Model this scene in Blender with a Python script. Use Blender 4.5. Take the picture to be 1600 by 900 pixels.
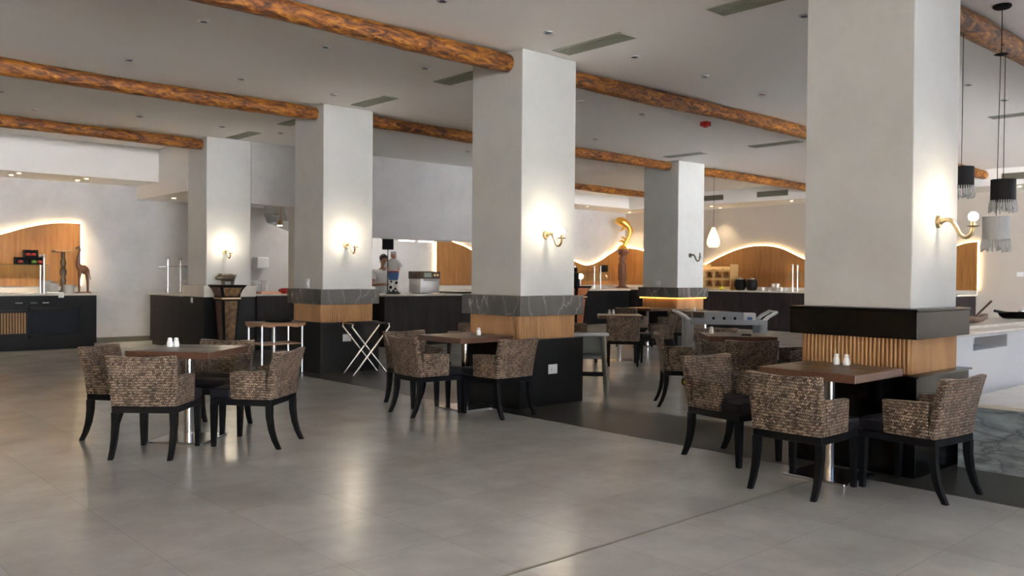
import bpy, bmesh, math, random
from mathutils import Vector, Matrix
random.seed(7)
PI = math.pi
for o in list(bpy.data.objects): bpy.data.objects.remove(o)
S = bpy.context.scene
COL = S.collection

# ------------------------------------------------------------------ camera
cam_d = bpy.data.cameras.new('camera'); cam = bpy.data.objects.new('camera', cam_d); COL.objects.link(cam)
YAW, PITCH, ROLL, FPX = 0.8294, 0.0140, 0.0082, 1338.67
F = Vector((math.cos(YAW)*math.cos(PITCH), math.sin(YAW)*math.cos(PITCH), -math.sin(PITCH)))
R0 = Vector((math.sin(YAW), -math.cos(YAW), 0)); U0 = R0.cross(F)
Rv = R0*math.cos(ROLL)+U0*math.sin(ROLL); Uv = U0*math.cos(ROLL)-R0*math.sin(ROLL)
m = Matrix.Identity(4)
for i in range(3): m[i][0] = Rv[i]; m[i][1] = Uv[i]; m[i][2] = -F[i]
m[0][3], m[1][3], m[2][3] = 0, 0, 1.37
cam.matrix_world = m
cam_d.sensor_width = 36; cam_d.lens = 36*FPX/1600; cam_d.clip_start = .05; cam_d.clip_end = 200
cam_d.dof.use_dof = True; cam_d.dof.focus_distance = 6.2; cam_d.dof.aperture_fstop = 3.2
S.camera = cam

# ------------------------------------------------------------------ world, daylight, exposure
W = bpy.data.worlds.new('daylight'); S.world = W; W.use_nodes = True
bg = W.node_tree.nodes['Background']; bg.inputs[0].default_value = (0.62, 0.76, 1.0, 1); bg.inputs[1].default_value = 1.0
S.view_settings.view_transform = 'Standard'; S.view_settings.look = 'None'
S.view_settings.gamma = 1; S.view_settings.use_curve_mapping = False
S.view_settings.exposure = 0.98
S.cycles.sample_clamp_indirect = 0.0
def area(name, loc, rot, sx, sy, power, col):
    l = bpy.data.lights.new(name, 'AREA'); l.shape = 'RECTANGLE'; l.size = sx; l.size_y = sy; l.energy = power; l.color = col
    o = bpy.data.objects.new(name, l); COL.objects.link(o); o.location = loc; o.rotation_euler = rot
    return o
# area lamp beyond the added, unseen glazed front (-Y) stands in for daylight
area('daylight_front', (-3.5, -30, 3.0), (PI/2, 0, -.15), 32, 7, 13000, (0.90, 0.95, 1.0))
area('added_blue_fill', (8.6, -3.3, 1.9), (PI/2, 0, 0), 4, 1.6, 22, (0.42, 0.64, 1.0))  # added blue fill for the half wall; the partition has no window
area('added_kitchen_fill', (10.8, 16.4, 3.6), (0, 0, 0), 2.4, 1.2, 42, (1.0, 0.93, 0.84))  # unseen fill, added to brighten the kitchen's back wall
# low sun from beyond the added front; it reaches only the floor near the glazed front, outside the frame
sun_d = bpy.data.lights.new('sun', 'SUN'); sun_d.energy = 265; sun_d.angle = .02; sun_d.color = (.97, .98, 1.0)
sun = bpy.data.objects.new('sun', sun_d); COL.objects.link(sun); sun.rotation_euler = Vector((.10, .88, -.50)).to_track_quat('-Z', 'Y').to_euler()

# ------------------------------------------------------------------ materials
def NT(name):
    mt = bpy.data.materials.new(name); mt.use_nodes = True
    return mt, mt.node_tree.nodes, mt.node_tree.links, mt.node_tree.nodes['Principled BSDF']
def ramp(N, stops):
    r = N.new('ShaderNodeValToRGB')
    e = r.color_ramp.elements
    while len(e) < len(stops): e.new(.5)
    for k, (p, c) in enumerate(stops): e[k].position = p; e[k].color = (*c, 1)
    return r
def mat(name, col, rough=.5, metal=0, var=.0, scale=5, bump=0, bscale=None, stretch=None, spec=.5, emit=None, es=0, trans=0, coat=0, detail=6):
    mt, N, L, B = NT(name)
    B.inputs['Base Color'].default_value = (*col, 1); B.inputs['Roughness'].default_value = rough
    B.inputs['Metallic'].default_value = metal; B.inputs['Specular IOR Level'].default_value = spec
    B.inputs['Coat Weight'].default_value = coat; B.inputs['Coat Roughness'].default_value = .1
    if emit: B.inputs['Emission Color'].default_value = (*emit, 1); B.inputs['Emission Strength'].default_value = es
    if trans: B.inputs['Transmission Weight'].default_value = trans
    if var or bump:
        tc = N.new('ShaderNodeTexCoord'); mp = N.new('ShaderNodeMapping')
        if stretch: mp.inputs['Scale'].default_value = stretch
        L.new(tc.outputs['Object'], mp.inputs['Vector'])
        n = N.new('ShaderNodeTexNoise'); n.inputs['Scale'].default_value = scale; n.inputs['Detail'].default_value = detail
        L.new(mp.outputs[0], n.inputs['Vector'])
        if var:
            a = tuple(c*(1-var) for c in col); b = tuple(min(1, c*(1+var)) for c in col)
            r = ramp(N, [(.3, a), (.7, b)]); L.new(n.outputs['Fac'], r.inputs[0]); L.new(r.outputs[0], B.inputs['Base Color'])
        if bump:
            n2 = n
            if bscale:
                n2 = N.new('ShaderNodeTexNoise'); n2.inputs['Scale'].default_value = bscale; L.new(mp.outputs[0], n2.inputs['Vector'])
            bp = N.new('ShaderNodeBump'); bp.inputs['Strength'].default_value = bump; bp.inputs['Distance'].default_value = .01
            L.new(n2.outputs['Fac'], bp.inputs['Height']); L.new(bp.outputs[0], B.inputs['Normal'])
    return mt

M = {}
def plaster(name, c, v=.10):
    mt, N, L, B = NT(name)
    tc = N.new('ShaderNodeTexCoord')
    n = N.new('ShaderNodeTexNoise'); n.inputs['Scale'].default_value = 1.6; n.inputs['Detail'].default_value = 9; n.inputs['Roughness'].default_value = .68
    L.new(tc.outputs['Object'], n.inputs['Vector'])
    r = ramp(N, [(.30, tuple(q*(1-v) for q in c)), (.52, c), (.75, tuple(q*(1+v*.6) for q in c))])
    L.new(n.outputs['Fac'], r.inputs[0]); L.new(r.outputs[0], B.inputs['Base Color'])
    B.inputs['Roughness'].default_value = .62
    n2 = N.new('ShaderNodeTexNoise'); n2.inputs['Scale'].default_value = 14; n2.inputs['Detail'].default_value = 5
    L.new(tc.outputs['Object'], n2.inputs['Vector'])
    bp = N.new('ShaderNodeBump'); bp.inputs['Strength'].default_value = .12; bp.inputs['Distance'].default_value = .01
    L.new(n2.outputs['Fac'], bp.inputs['Height']); L.new(bp.outputs[0], B.inputs['Normal'])
    return mt
M['plaster'] = plaster('plaster', (.56, .57, .565))
M['wallplaster'] = plaster('wallplaster', (.56, .56, .575), .13)
M['beigeplaster'] = plaster('beigeplaster', (.50, .45, .40), .05)
M['ochrebounce'] = plaster('ochre_bounce_plaster', (.62, .40, .16), .05)
M['blockerwall'] = plaster('slate_blue_blocker', (.10, .115, .14), .05)
M['ceiling'] = mat('ceiling_paint', (.93, .91, .895), .75)
M['soffit'] = mat('soffit_paint', (.78, .76, .74), .7)

def tiles(name, c1, c2, joint, off, rough, size=.6, seam=.004):
    mt, N, L, B = NT(name)
    tc = N.new('ShaderNodeTexCoord'); mp = N.new('ShaderNodeMapping'); mp.inputs['Location'].default_value = off
    L.new(tc.outputs['Object'], mp.inputs['Vector'])
    bk = N.new('ShaderNodeTexBrick'); bk.offset = 0; bk.inputs['Scale'].default_value = 1
    bk.inputs['Brick Width'].default_value = size; bk.inputs['Row Height'].default_value = size
    bk.inputs['Mortar Size'].default_value = seam*.5; bk.inputs['Mortar Smooth'].default_value = .3; bk.inputs['Bias'].default_value = 0
    bk.inputs['Color1'].default_value = (*c1, 1); bk.inputs['Color2'].default_value = (*c2, 1); bk.inputs['Mortar'].default_value = (*joint, 1)
    L.new(mp.outputs[0], bk.inputs['Vector'])
    n = N.new('ShaderNodeTexNoise'); n.inputs['Scale'].default_value = 1.7; n.inputs['Detail'].default_value = 8; n.inputs['Roughness'].default_value = .65
    L.new(tc.outputs['Object'], n.inputs['Vector'])
    r = ramp(N, [(.3, (.80, .80, .80)), (.7, (1.12, 1.12, 1.12))]); L.new(n.outputs['Fac'], r.inputs[0])
    mx = N.new('ShaderNodeMix'); mx.data_type = 'RGBA'; mx.blend_type = 'MULTIPLY'; mx.inputs[0].default_value = 1
    L.new(bk.outputs['Color'], mx.inputs[6]); L.new(r.outputs[0], mx.inputs[7]); L.new(mx.outputs[2], B.inputs['Base Color'])
    n3 = N.new('ShaderNodeTexNoise'); n3.inputs['Scale'].default_value = 4; n3.inputs['Detail'].default_value = 4; L.new(tc.outputs['Object'], n3.inputs['Vector'])
    mr = N.new('ShaderNodeMapRange'); mr.inputs[3].default_value = rough; mr.inputs[4].default_value = rough
    L.new(n3.outputs['Fac'], mr.inputs[0]); L.new(mr.outputs[0], B.inputs['Roughness'])
    bp = N.new('ShaderNodeBump'); bp.inputs['Strength'].default_value = .25; bp.inputs['Distance'].default_value = .002
    iv = N.new('ShaderNodeMath'); iv.operation = 'SUBTRACT'; iv.inputs[0].default_value = 1; L.new(bk.outputs['Fac'], iv.inputs[1])
    L.new(iv.outputs[0], bp.inputs['Height'])
    return mt
M['floor'] = tiles('floor_tile', (.415, .408, .402), (.455, .448, .442), (.31, .305, .30), (.265, .1, 0), .24)
M['bounceground'] = mat('pale_bounce_ground', (.42, .40, .36), .8)
M['floordark'] = tiles('dark_floor_tile', (.050, .047, .043), (.066, .062, .056), (.13, .125, .12), (.265, .1, 0), .33)

def weave(name, light, mid, dark, rh=.0195, sw=.0165):
    mt, N, L, B = NT(name)
    def mth(op, a, b=None, c=None):
        n = N.new('ShaderNodeMath'); n.operation = op
        for i, v in enumerate((a, b, c)):
            if v is None: continue
            if isinstance(v, (int, float)): n.inputs[i].default_value = v
            else: L.new(v, n.inputs[i])
        return n.outputs[0]
    tc = N.new('ShaderNodeTexCoord'); sp = N.new('ShaderNodeSeparateXYZ'); L.new(tc.outputs['Object'], sp.inputs[0])
    wob = N.new('ShaderNodeTexNoise'); wob.inputs['Scale'].default_value = 14; wob.inputs['Detail'].default_value = 2; L.new(tc.outputs['Object'], wob.inputs['Vector'])
    z = mth('ADD', sp.outputs[2], mth('MULTIPLY', wob.outputs['Fac'], .016))
    u = mth('ADD', sp.outputs[0], sp.outputs[1]); u = mth('ADD', u, mth('MULTIPLY', wob.outputs['Fac'], .010))
    zr = mth('DIVIDE', z, rh); row = mth('FLOOR', zr); fr = mth('SUBTRACT', zr, row)
    par = mth('MODULO', row, 2); sg = mth('MULTIPLY_ADD', par, 2, -1)
    # strands lean one way in one row and the other way in the next: a plaited herringbone
    us = mth('ADD', mth('DIVIDE', u, sw), mth('MULTIPLY', mth('MULTIPLY', sg, mth('SUBTRACT', fr, .5)), .95))
    idx = mth('FLOOR', us); fu = mth('SUBTRACT', us, idx)
    hu = mth('SINE', mth('MULTIPLY', fu, PI)); hv = mth('SINE', mth('MULTIPLY', fr, PI))
    h = mth('MULTIPLY', mth('POWER', hu, .7), mth('POWER', hv, .55))
    wn = N.new('ShaderNodeTexWhiteNoise'); wn.noise_dimensions = '2D'; cb = N.new('ShaderNodeCombineXYZ'); L.new(idx, cb.inputs[0]); L.new(row, cb.inputs[1]); L.new(cb.outputs[0], wn.inputs['Vector'])
    r1 = ramp(N, [(0, mid), (1, light)]); L.new(wn.outputs['Value'], r1.inputs[0])
    mx0 = N.new('ShaderNodeMix'); mx0.data_type = 'RGBA'; mx0.inputs[6].default_value = (*dark, 1); L.new(r1.outputs[0], mx0.inputs[7])
    L.new(h, mx0.inputs[0])
    n = N.new('ShaderNodeTexNoise'); n.inputs['Scale'].default_value = 9; n.inputs['Detail'].default_value = 6; L.new(tc.outputs['Object'], n.inputs['Vector'])
    r = ramp(N, [(.3, (.62, .62, .62)), (.72, (1.3, 1.25, 1.2))]); L.new(n.outputs['Fac'], r.inputs[0])
    mx = N.new('ShaderNodeMix'); mx.data_type = 'RGBA'; mx.blend_type = 'MULTIPLY'; mx.inputs[0].default_value = 1
    L.new(mx0.outputs[2], mx.inputs[6]); L.new(r.outputs[0], mx.inputs[7]); L.new(mx.outputs[2], B.inputs['Base Color'])
    B.inputs['Roughness'].default_value = .42
    bp = N.new('ShaderNodeBump'); bp.inputs['Strength'].default_value = 1; bp.inputs['Distance'].default_value = .006
    L.new(h, bp.inputs['Height']); L.new(bp.outputs[0], B.inputs['Normal'])
    return mt
M['weave'] = weave('woven_rattan', (.52, .385, .295), (.13, .08, .052), (.006, .004, .003))
M['blackwood'] = mat('black_lacquered_wood', (.0035, .004, .0055), .45, var=.2, scale=20, stretch=(1, 1, .2), spec=.22)
M['cushion'] = mat('charcoal_leatherette', (.009, .009, .013), .5, bump=.1, scale=60, spec=.28)

def wood(name, c1, c2, rough=.4, scale=3, stretch=(1, 12, 12), coat=0):
    mt, N, L, B = NT(name)
    tc = N.new('ShaderNodeTexCoord'); mp = N.new('ShaderNodeMapping'); mp.inputs['Scale'].default_value = stretch
    L.new(tc.outputs['Object'], mp.inputs['Vector'])
    n = N.new('ShaderNodeTexNoise'); n.inputs['Scale'].default_value = scale; n.inputs['Detail'].default_value = 8; n.inputs['Roughness'].default_value = .6; n.inputs['Distortion'].default_value = .6
    L.new(mp.outputs[0], n.inputs['Vector'])
    r = ramp(N, [(.32, c1), (.68, c2)]); L.new(n.outputs['Fac'], r.inputs[0]); L.new(r.outputs[0], B.inputs['Base Color'])
    B.inputs['Roughness'].default_value = rough; B.inputs['Coat Weight'].default_value = coat; B.inputs['Coat Roughness'].default_value = .15
    bp = N.new('ShaderNodeBump'); bp.inputs['Strength'].default_value = .1; bp.inputs['Distance'].default_value = .004
    L.new(n.outputs['Fac'], bp.inputs['Height']); L.new(bp.outputs[0], B.inputs['Normal'])
    return mt
M['tablewood'] = wood('reddish_table_wood', (.075, .034, .022), (.15, .07, .042), .34, coat=.15)
M['tabledark'] = wood('dark_table_inlay', (.026, .015, .013), (.05, .03, .024), .34, coat=.15)
M['slat'] = wood('honey_wood_slats', (.36, .185, .070), (.54, .30, .125), .45, 2, (3, 3, .5))
M['panel'] = wood('orange_wood_panel', (.28, .115, .030), (.43, .20, .055), .45, 2.2, (9, 9, .6))
M['ply'] = wood('plywood', (.30, .15, .08), (.42, .24, .13), .4)
M['plyl'] = wood('pale_yellow_plywood', (.50, .31, .12), (.62, .42, .19), .45)
M['redwood'] = wood('carved_dark_wood', (.10, .035, .020), (.22, .09, .05), .4, 5, (3, 3, 3))
def bark(name):
    mt, N, L, B = NT(name)
    tc = N.new('ShaderNodeTexCoord'); mp = N.new('ShaderNodeMapping'); mp.inputs['Scale'].default_value = (1.6, 6, 6); L.new(tc.outputs['Object'], mp.inputs['Vector'])
    n = N.new('ShaderNodeTexNoise'); n.inputs['Scale'].default_value = 2.6; n.inputs['Detail'].default_value = 12; n.inputs['Roughness'].default_value = .72; n.inputs['Distortion'].default_value = 1.4
    L.new(mp.outputs[0], n.inputs['Vector'])
    r = ramp(N, [(.38, (.02, .007, .003)), (.46, (.13, .038, .008)), (.56, (.36, .13, .016)), (.70, (.72, .36, .04))])
    L.new(n.outputs['Fac'], r.inputs[0]); L.new(r.outputs[0], B.inputs['Base Color']); B.inputs['Roughness'].default_value = .42
    bp = N.new('ShaderNodeBump'); bp.inputs['Strength'].default_value = .7; bp.inputs['Distance'].default_value = .02
    L.new(n.outputs['Fac'], bp.inputs['Height']); L.new(bp.outputs[0], B.inputs['Normal'])
    return mt
M['bark'] = bark('varnished_log')
def marble(name, base, vein, amt):
    mt, N, L, B = NT(name)
    tc = N.new('ShaderNodeTexCoord'); mp = N.new('ShaderNodeMapping'); mp.inputs['Rotation'].default_value = (.5, .3, .6); mp.inputs['Scale'].default_value = (1, 1, .45)
    L.new(tc.outputs['Object'], mp.inputs['Vector'])
    v = N.new('ShaderNodeTexVoronoi'); v.feature = 'DISTANCE_TO_EDGE'; v.inputs['Scale'].default_value = 4.2
    n = N.new('ShaderNodeTexNoise'); n.inputs['Scale'].default_value = 3; n.inputs['Detail'].default_value = 6
    L.new(mp.outputs[0], n.inputs['Vector'])
    va = N.new('ShaderNodeVectorMath'); va.operation = 'MULTIPLY_ADD'; va.inputs[1].default_value = (.5, .5, .5)
    L.new(n.outputs['Color'], va.inputs[0]); L.new(mp.outputs[0], va.inputs[2]); L.new(va.outputs[0], v.inputs['Vector'])
    r = ramp(N, [(0, vein), (amt, tuple(q*1.3 for q in base)), (amt*3+.05, base)])
    L.new(v.outputs['Distance'], r.inputs[0])
    r2 = ramp(N, [(.3, (.7, .7, .7)), (.7, (1.25, 1.25, 1.25))]); L.new(n.outputs['Fac'], r2.inputs[0])
    mx = N.new('ShaderNodeMix'); mx.data_type = 'RGBA'; mx.blend_type = 'MULTIPLY'; mx.inputs[0].default_value = 1
    L.new(r.outputs[0], mx.inputs[6]); L.new(r2.outputs[0], mx.inputs[7]); L.new(mx.outputs[2], B.inputs['Base Color'])
    B.inputs['Roughness'].default_value = .22
    return mt
M['greymarble'] = marble('grey_veined_marble', (.095, .09, .085), (.42, .40, .38), .009)
M['darkmarble'] = marble('brown_black_marble', (.020, .017, .017), (.045, .04, .038), .01)
M['blackstone'] = mat('black_granite', (.003, .003, .0035), .16, var=.3, scale=9, spec=.16)
M['plinthstone'] = mat('dark_stone_plinth', (.009, .0088, .0105), .36, var=.35, scale=3, bump=.05, spec=.28)
M['whitestone'] = mat('white_stone_top', (.66, .63, .58), .22, var=.06, scale=6)
M['counterface'] = mat('dark_wood_counter_face', (.020, .0145, .017), .48, var=.5, scale=2.2, stretch=(4, 4, .5), spec=.3)
M['bluepanel'] = mat('blue_black_counter_panel', (.004, .007, .014), .45, var=.25, scale=3, spec=.25)
M['chrome'] = mat('brushed_steel', (.62, .64, .68), .22, 1)
M['softsteel'] = mat('satin_steel', (.55, .57, .60), .4, 1)
M['brass'] = mat('brass', (.72, .56, .34), .32, 1)
M['ceramic'] = mat('white_ceramic', (.82, .82, .82), .18)
M['white'] = mat('white_paint', (.74, .75, .76), .45)
M['whitewall'] = plaster('white_halfwall', (.66, .69, .74), .05)
M['black'] = mat('black_matt', (.004, .004, .0045), .6, spec=.22)
M['glass'] = mat('clear_glass', (.88, .96, .92), .03, trans=1)
M['socket'] = mat('white_plastic', (.72, .74, .78), .35)
M['grille'] = mat('vent_grey_green', (.34, .35, .29), .6)
M['grilledark'] = mat('vent_dark', (.14, .13, .10), .6)
M['greyplastic'] = mat('grey_plastic', (.34, .37, .42), .45)
M['greenwood'] = mat('grey_green_painted_wood', (.12, .135, .13), .5)
M['gold'] = mat('gilded_figure', (.80, .48, .10), .28, .9, bump=.2, scale=30)
M['bronze'] = mat('weathered_bronze', (.13, .10, .07), .45, .5, var=.3, scale=15, bump=.3)
M['red'] = mat('red_cloth', (.50, .02, .03), .6)
M['firered'] = mat('red_plastic', (.55, .02, .02), .35)
M['apple_red'] = mat('red_fruit', (.55, .03, .02), .35); M['apple_green'] = mat('green_fruit', (.18, .42, .05), .35)
M['yellow'] = mat('yellow_plastic', (.65, .60, .03), .4)
M['skin'] = mat('skin', (.33, .17, .11), .5); M['hair'] = mat('dark_hair', (.012, .009, .008), .6)
M['shirt'] = mat('white_cotton', (.72, .72, .72), .8); M['trouser'] = mat('dark_trousers', (.03, .03, .035), .8)
M['blue'] = mat('blue_paint', (.06, .17, .42), .4); M['pinkskin'] = mat('painted_face', (.62, .32, .22), .45)
M['copper'] = mat('copper_tray', (.70, .32, .20), .3, .7)
M['led'] = mat('warm_led', (1, .8, .5), .5, emit=(1.0, .70, .34), es=9)
M['ledamber'] = mat('amber_led', (1, .6, .2), .5, emit=(1.0, .45, .06), es=5)
M['bulb'] = mat('lit_bulb', (1, .95, .85), .5, emit=(1.0, .85, .66), es=12)
M['spot_on'] = mat('lit_downlight', (1, .9, .7), .5, emit=(1.0, .80, .50), es=14)
M['spot_off'] = mat('unlit_downlight_lens', (.10, .10, .18), .25)
M['heat'] = mat('lit_heat_lamp', (1, .8, .75), .5, emit=(1.0, .72, .66), es=5)
M['paperlamp'] = mat('glowing_paper', (.9, .75, .5), .7, emit=(1.0, .66, .30), es=1.6)
def stonewall():
    mt, N, L, B = NT('blue_grey_split_stone')
    tc = N.new('ShaderNodeTexCoord'); mp = N.new('ShaderNodeMapping'); mp.inputs['Scale'].default_value = (1.3, 1.3, 4.6)
    L.new(tc.outputs['Object'], mp.inputs['Vector'])
    v = N.new('ShaderNodeTexVoronoi'); v.feature = 'DISTANCE_TO_EDGE'; v.inputs['Scale'].default_value = 1.8
    n = N.new('ShaderNodeTexNoise'); n.inputs['Scale'].default_value = 5; n.inputs['Detail'].default_value = 9; L.new(mp.outputs[0], n.inputs['Vector'])
    va = N.new('ShaderNodeVectorMath'); va.operation = 'MULTIPLY_ADD'; va.inputs[1].default_value = (.35, .35, .35)
    L.new(n.outputs['Color'], va.inputs[0]); L.new(mp.outputs[0], va.inputs[2]); L.new(va.outputs[0], v.inputs['Vector'])
    r = ramp(N, [(0, (.12, .145, .165)), (.04, (.22, .27, .31)), (.3, (.34, .41, .47))]); L.new(v.outputs['Distance'], r.inputs[0])
    r2 = ramp(N, [(.3, (.65, .65, .65)), (.7, (1.35, 1.35, 1.35))]); L.new(n.outputs['Fac'], r2.inputs[0])
    mx = N.new('ShaderNodeMix'); mx.data_type = 'RGBA'; mx.blend_type = 'MULTIPLY'; mx.inputs[0].default_value = 1
    L.new(r.outputs[0], mx.inputs[6]); L.new(r2.outputs[0], mx.inputs[7]); L.new(mx.outputs[2], B.inputs['Base Color'])
    B.inputs['Roughness'].default_value = .6
    bp = N.new('ShaderNodeBump'); bp.inputs['Strength'].default_value = .5; bp.inputs['Distance'].default_value = .02
    L.new(v.outputs['Distance'], bp.inputs['Height']); L.new(bp.outputs[0], B.inputs['Normal'])
    return mt
M['stonewall'] = stonewall()

# ------------------------------------------------------------------ mesh helpers
class MB:
    def __init__(s): s.b = bmesh.new()
    def _x(s, vs, fn):
        for v in vs: v.co = Vector(fn(v.co))
    def box(s, x0, x1, y0, y1, z0, z1, bev=0, seg=2, cuts=0, fn=None):
        t = bmesh.new(); bmesh.ops.create_cube(t, size=1)
        for v in t.verts: v.co = Vector(((x0+x1)/2+v.co.x*(x1-x0), (y0+y1)/2+v.co.y*(y1-y0), (z0+z1)/2+v.co.z*(z1-z0)))
        if bev: bmesh.ops.bevel(t, geom=t.edges[:], offset=bev, segments=seg, affect='EDGES', profile=.6)
        if cuts:
            big = max(x1-x0, y1-y0, z1-z0)/4
            bmesh.ops.subdivide_edges(t, edges=[e for e in t.edges if e.calc_length() > big], cuts=cuts, use_grid_fill=True)
        if fn:
            for v in t.verts: v.co = Vector(fn(*v.co))
        s.merge(t); return s
    def merge(s, t, mat4=None):
        me = bpy.data.meshes.new('tmp'); t.to_mesh(me); t.free()
        if mat4: me.transform(mat4)
        s.b.from_mesh(me); bpy.data.meshes.remove(me)
    def tube(s, pts, r, n=10, cap=True):
        pts = [Vector(p) for p in pts]; k = len(pts)
        rs = r if isinstance(r, (list, tuple)) else [r]*k
        rings = []; up = None
        for i, p in enumerate(pts):
            d = (pts[min(i+1, k-1)]-pts[max(i-1, 0)]).normalized()
            if up is None: up = Vector((0, 0, 1)) if abs(d.z) < .9 else Vector((1, 0, 0))
            a = d.cross(up).normalized(); up = a.cross(d).normalized()
            rings.append([s.b.verts.new(p+(a*math.cos(2*PI*j/n)+up*math.sin(2*PI*j/n))*rs[i]) for j in range(n)])
        for i in range(k-1):
            for j in range(n): s.b.faces.new((rings[i][j], rings[i][(j+1) % n], rings[i+1][(j+1) % n], rings[i+1][j]))
        if cap: s.b.faces.new(rings[0][::-1]); s.b.faces.new(rings[-1])
        return s
    def lathe(s, c, prof, n=20, sx=1, sy=1, rot=0):
        c = Vector(c); rings = []
        for (r, z) in prof:
            rings.append([s.b.verts.new(c+Vector((max(r, 1e-4)*math.cos(rot+2*PI*j/n)*sx, max(r, 1e-4)*math.sin(rot+2*PI*j/n)*sy, z))) for j in range(n)])
        for i in range(len(rings)-1):
            for j in range(n): s.b.faces.new((rings[i][j], rings[i][(j+1) % n], rings[i+1][(j+1) % n], rings[i+1][j]))
        s.b.faces.new(rings[0][::-1]); s.b.faces.new(rings[-1]); return s
    def ball(s, c, r, sc=(1, 1, 1), u=14, v=9):
        t = bmesh.new(); bmesh.ops.create_uvsphere(t, u_segments=u, v_segments=v, radius=r)
        for q in t.verts: q.co = Vector((c[0]+q.co.x*sc[0], c[1]+q.co.y*sc[1], c[2]+q.co.z*sc[2]))
        s.merge(t); return s
    def prism(s, pts, axis, a0, a1):
        def P(p, a): return Vector((a, p[0], p[1])) if axis == 0 else Vector((p[0], a, p[1])) if axis == 1 else Vector((p[0], p[1], a))
        A = [s.b.verts.new(P(p, a0)) for p in pts]; B = [s.b.verts.new(P(p, a1)) for p in pts]
        n = len(pts)
        for i in range(n): s.b.faces.new((A[i], A[(i+1) % n], B[(i+1) % n], B[i]))
        s.b.faces.new(A[::-1]); s.b.faces.new(B); return s
    def build(s, name, mt, parent=None, smooth=True, ang=40, origin=None):
        bmesh.ops.remove_doubles(s.b, verts=s.b.verts, dist=1e-5)
        bmesh.ops.recalc_face_normals(s.b, faces=s.b.faces)
        me = bpy.data.meshes.new(name)
        if parent is None:
            if origin is None:
                xs = [v.co for v in s.b.verts]
                origin = (sum(((min(q[i] for q in xs)+max(q[i] for q in xs))/2,) for i in range(1)) if 0 else None)
                origin = Vector(((min(q.x for q in xs)+max(q.x for q in xs))/2, (min(q.y for q in xs)+max(q.y for q in xs))/2, min(q.z for q in xs)))
            origin = Vector(origin)
            for v in s.b.verts: v.co -= origin
        s.b.to_mesh(me); s.b.free(); me.materials.append(M[mt] if isinstance(mt, str) else mt)
        if smooth:
            for p in me.polygons: p.use_smooth = True
            try: me.set_sharp_from_angle(angle=math.radians(ang))
            except Exception: pass
        o = bpy.data.objects.new(name, me); COL.objects.link(o)
        if parent is not None: o.parent = parent
        else: o.location = origin
        return o
def tag(o, label, cat, group=None, kind=None):
    if label: o['label'] = label
    if cat: o['category'] = cat
    if group: o['group'] = group
    if kind: o['kind'] = kind
    return o
def struct(o): o['kind'] = 'structure'; return o
def thing(name, label, cat, loc, rz=0, group=None):
    o = bpy.data.objects.new(name, None); COL.objects.link(o); o.empty_display_size = .2
    o.location = loc; o.rotation_euler = (0, 0, rz); return tag(o, label, cat, group)
def kids(o): return [c for c in bpy.data.objects if c.parent == o]
def dup(o, loc, rz=0, label=None, group=None):
    def cp(src, par):
        c = src.copy(); COL.objects.link(c); c.parent = par
        for k in kids(src): cp(k, c)
        return c
    r = cp(o, None); r.location = loc; r.rotation_euler = (0, 0, rz)
    if label: r['label'] = label
    if group: r['group'] = group
    return r
def sm(pts, n=6):                     # Catmull-Rom through points
    P = [Vector(p) for p in pts]; P = [2*P[0]-P[1]]+P+[2*P[-1]-P[-2]]; out = []
    for i in range(1, len(P)-2):
        for k in range(n):
            t = k/n; a, b, c, d = P[i-1], P[i], P[i+1], P[i+2]
            out.append(.5*((2*b)+(c-a)*t+(2*a-5*b+4*c-d)*t*t+(3*b-a-3*c+d)*t**3))
    out.append(P[-2]); return out

H = 3.7256
# ------------------------------------------------------------------ room shell
struct(MB().box(-6, 21.4, -14, 18.0, -.2, 0).build('floor', 'floor', origin=(0, 0, 0)))
struct(MB().box(-30, 40, -60, -14, -.25, -.05).build('added_bounce_ground', 'bounceground', smooth=False))  # unseen ground, added to bounce sunlight in through the front
struct(MB().box(5.735, 6.935, -14, 13.48, 0, .002).build('trim_1', 'floordark', origin=(0, 0, 0)))
struct(MB().box(-2, 5.73, 2.878, 2.892, 0, .0015).build('trim_2', 'grilledark', origin=(0, 0, 0)))
struct(MB().box(-6, 21.4, -14, 18.0, H, H+.2).build('ceiling', 'ceiling', origin=(0, 0, H)))
struct(MB().box(-6, 21.4, 17.8, 18.0, 0, H).build('wall_back', 'wallplaster'))
struct(MB().box(21.2, 21.4, -14, 17.8, 0, H).build('wall_right', 'beigeplaster'))
struct(MB().box(-6.2, -6, -14, 18, 0, H).build('wall_left', 'ochrebounce'))  # unseen wall; ochre picked so its bounce warms the columns' left faces
b = MB().box(-6.2, 21.4, -14.2, -14, 3.35, H)
for x in (-6.2, -4.3): b.box(x, x+.5, -14.2, -14, 0, 3.35)
b.box(13.9, 21.4, -14.2, -14, 0, 3.35)  # unseen; solid stretch sized to cut the light reaching the right side
struct(b.build('wall_front', 'plaster'))
struct(MB().box(-8, 3.5, -24, -14.2, 3.5, 3.65).build('added_sun_canopy', 'grilledark'))  # unseen canopy, added to keep sun off the left part of the floor
struct(MB().box(3.5, 11, -3.6, -3.4, 0, H).build('added_light_blocker', 'blockerwall'))  # unseen wall, added to shade the nearest column's right face
b = MB()
for x in (0, 4, 8): b.box(x-.04, x+.04, -14.12, -14.04, 0, 3.35)
b.box(-3.8, 12.1, -14.12, -14.04, 0, .08)
struct(b.build('window_1', 'grilledark', smooth=False))  # unseen glazing bars of the front that was added for the light
struct(MB().box(-6, 5.9, 17.77, 17.8, 0, .1).box(5.9, 9, 17.77, 17.8, 0, .1).build('baseboard_back', 'grilledark'))
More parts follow.
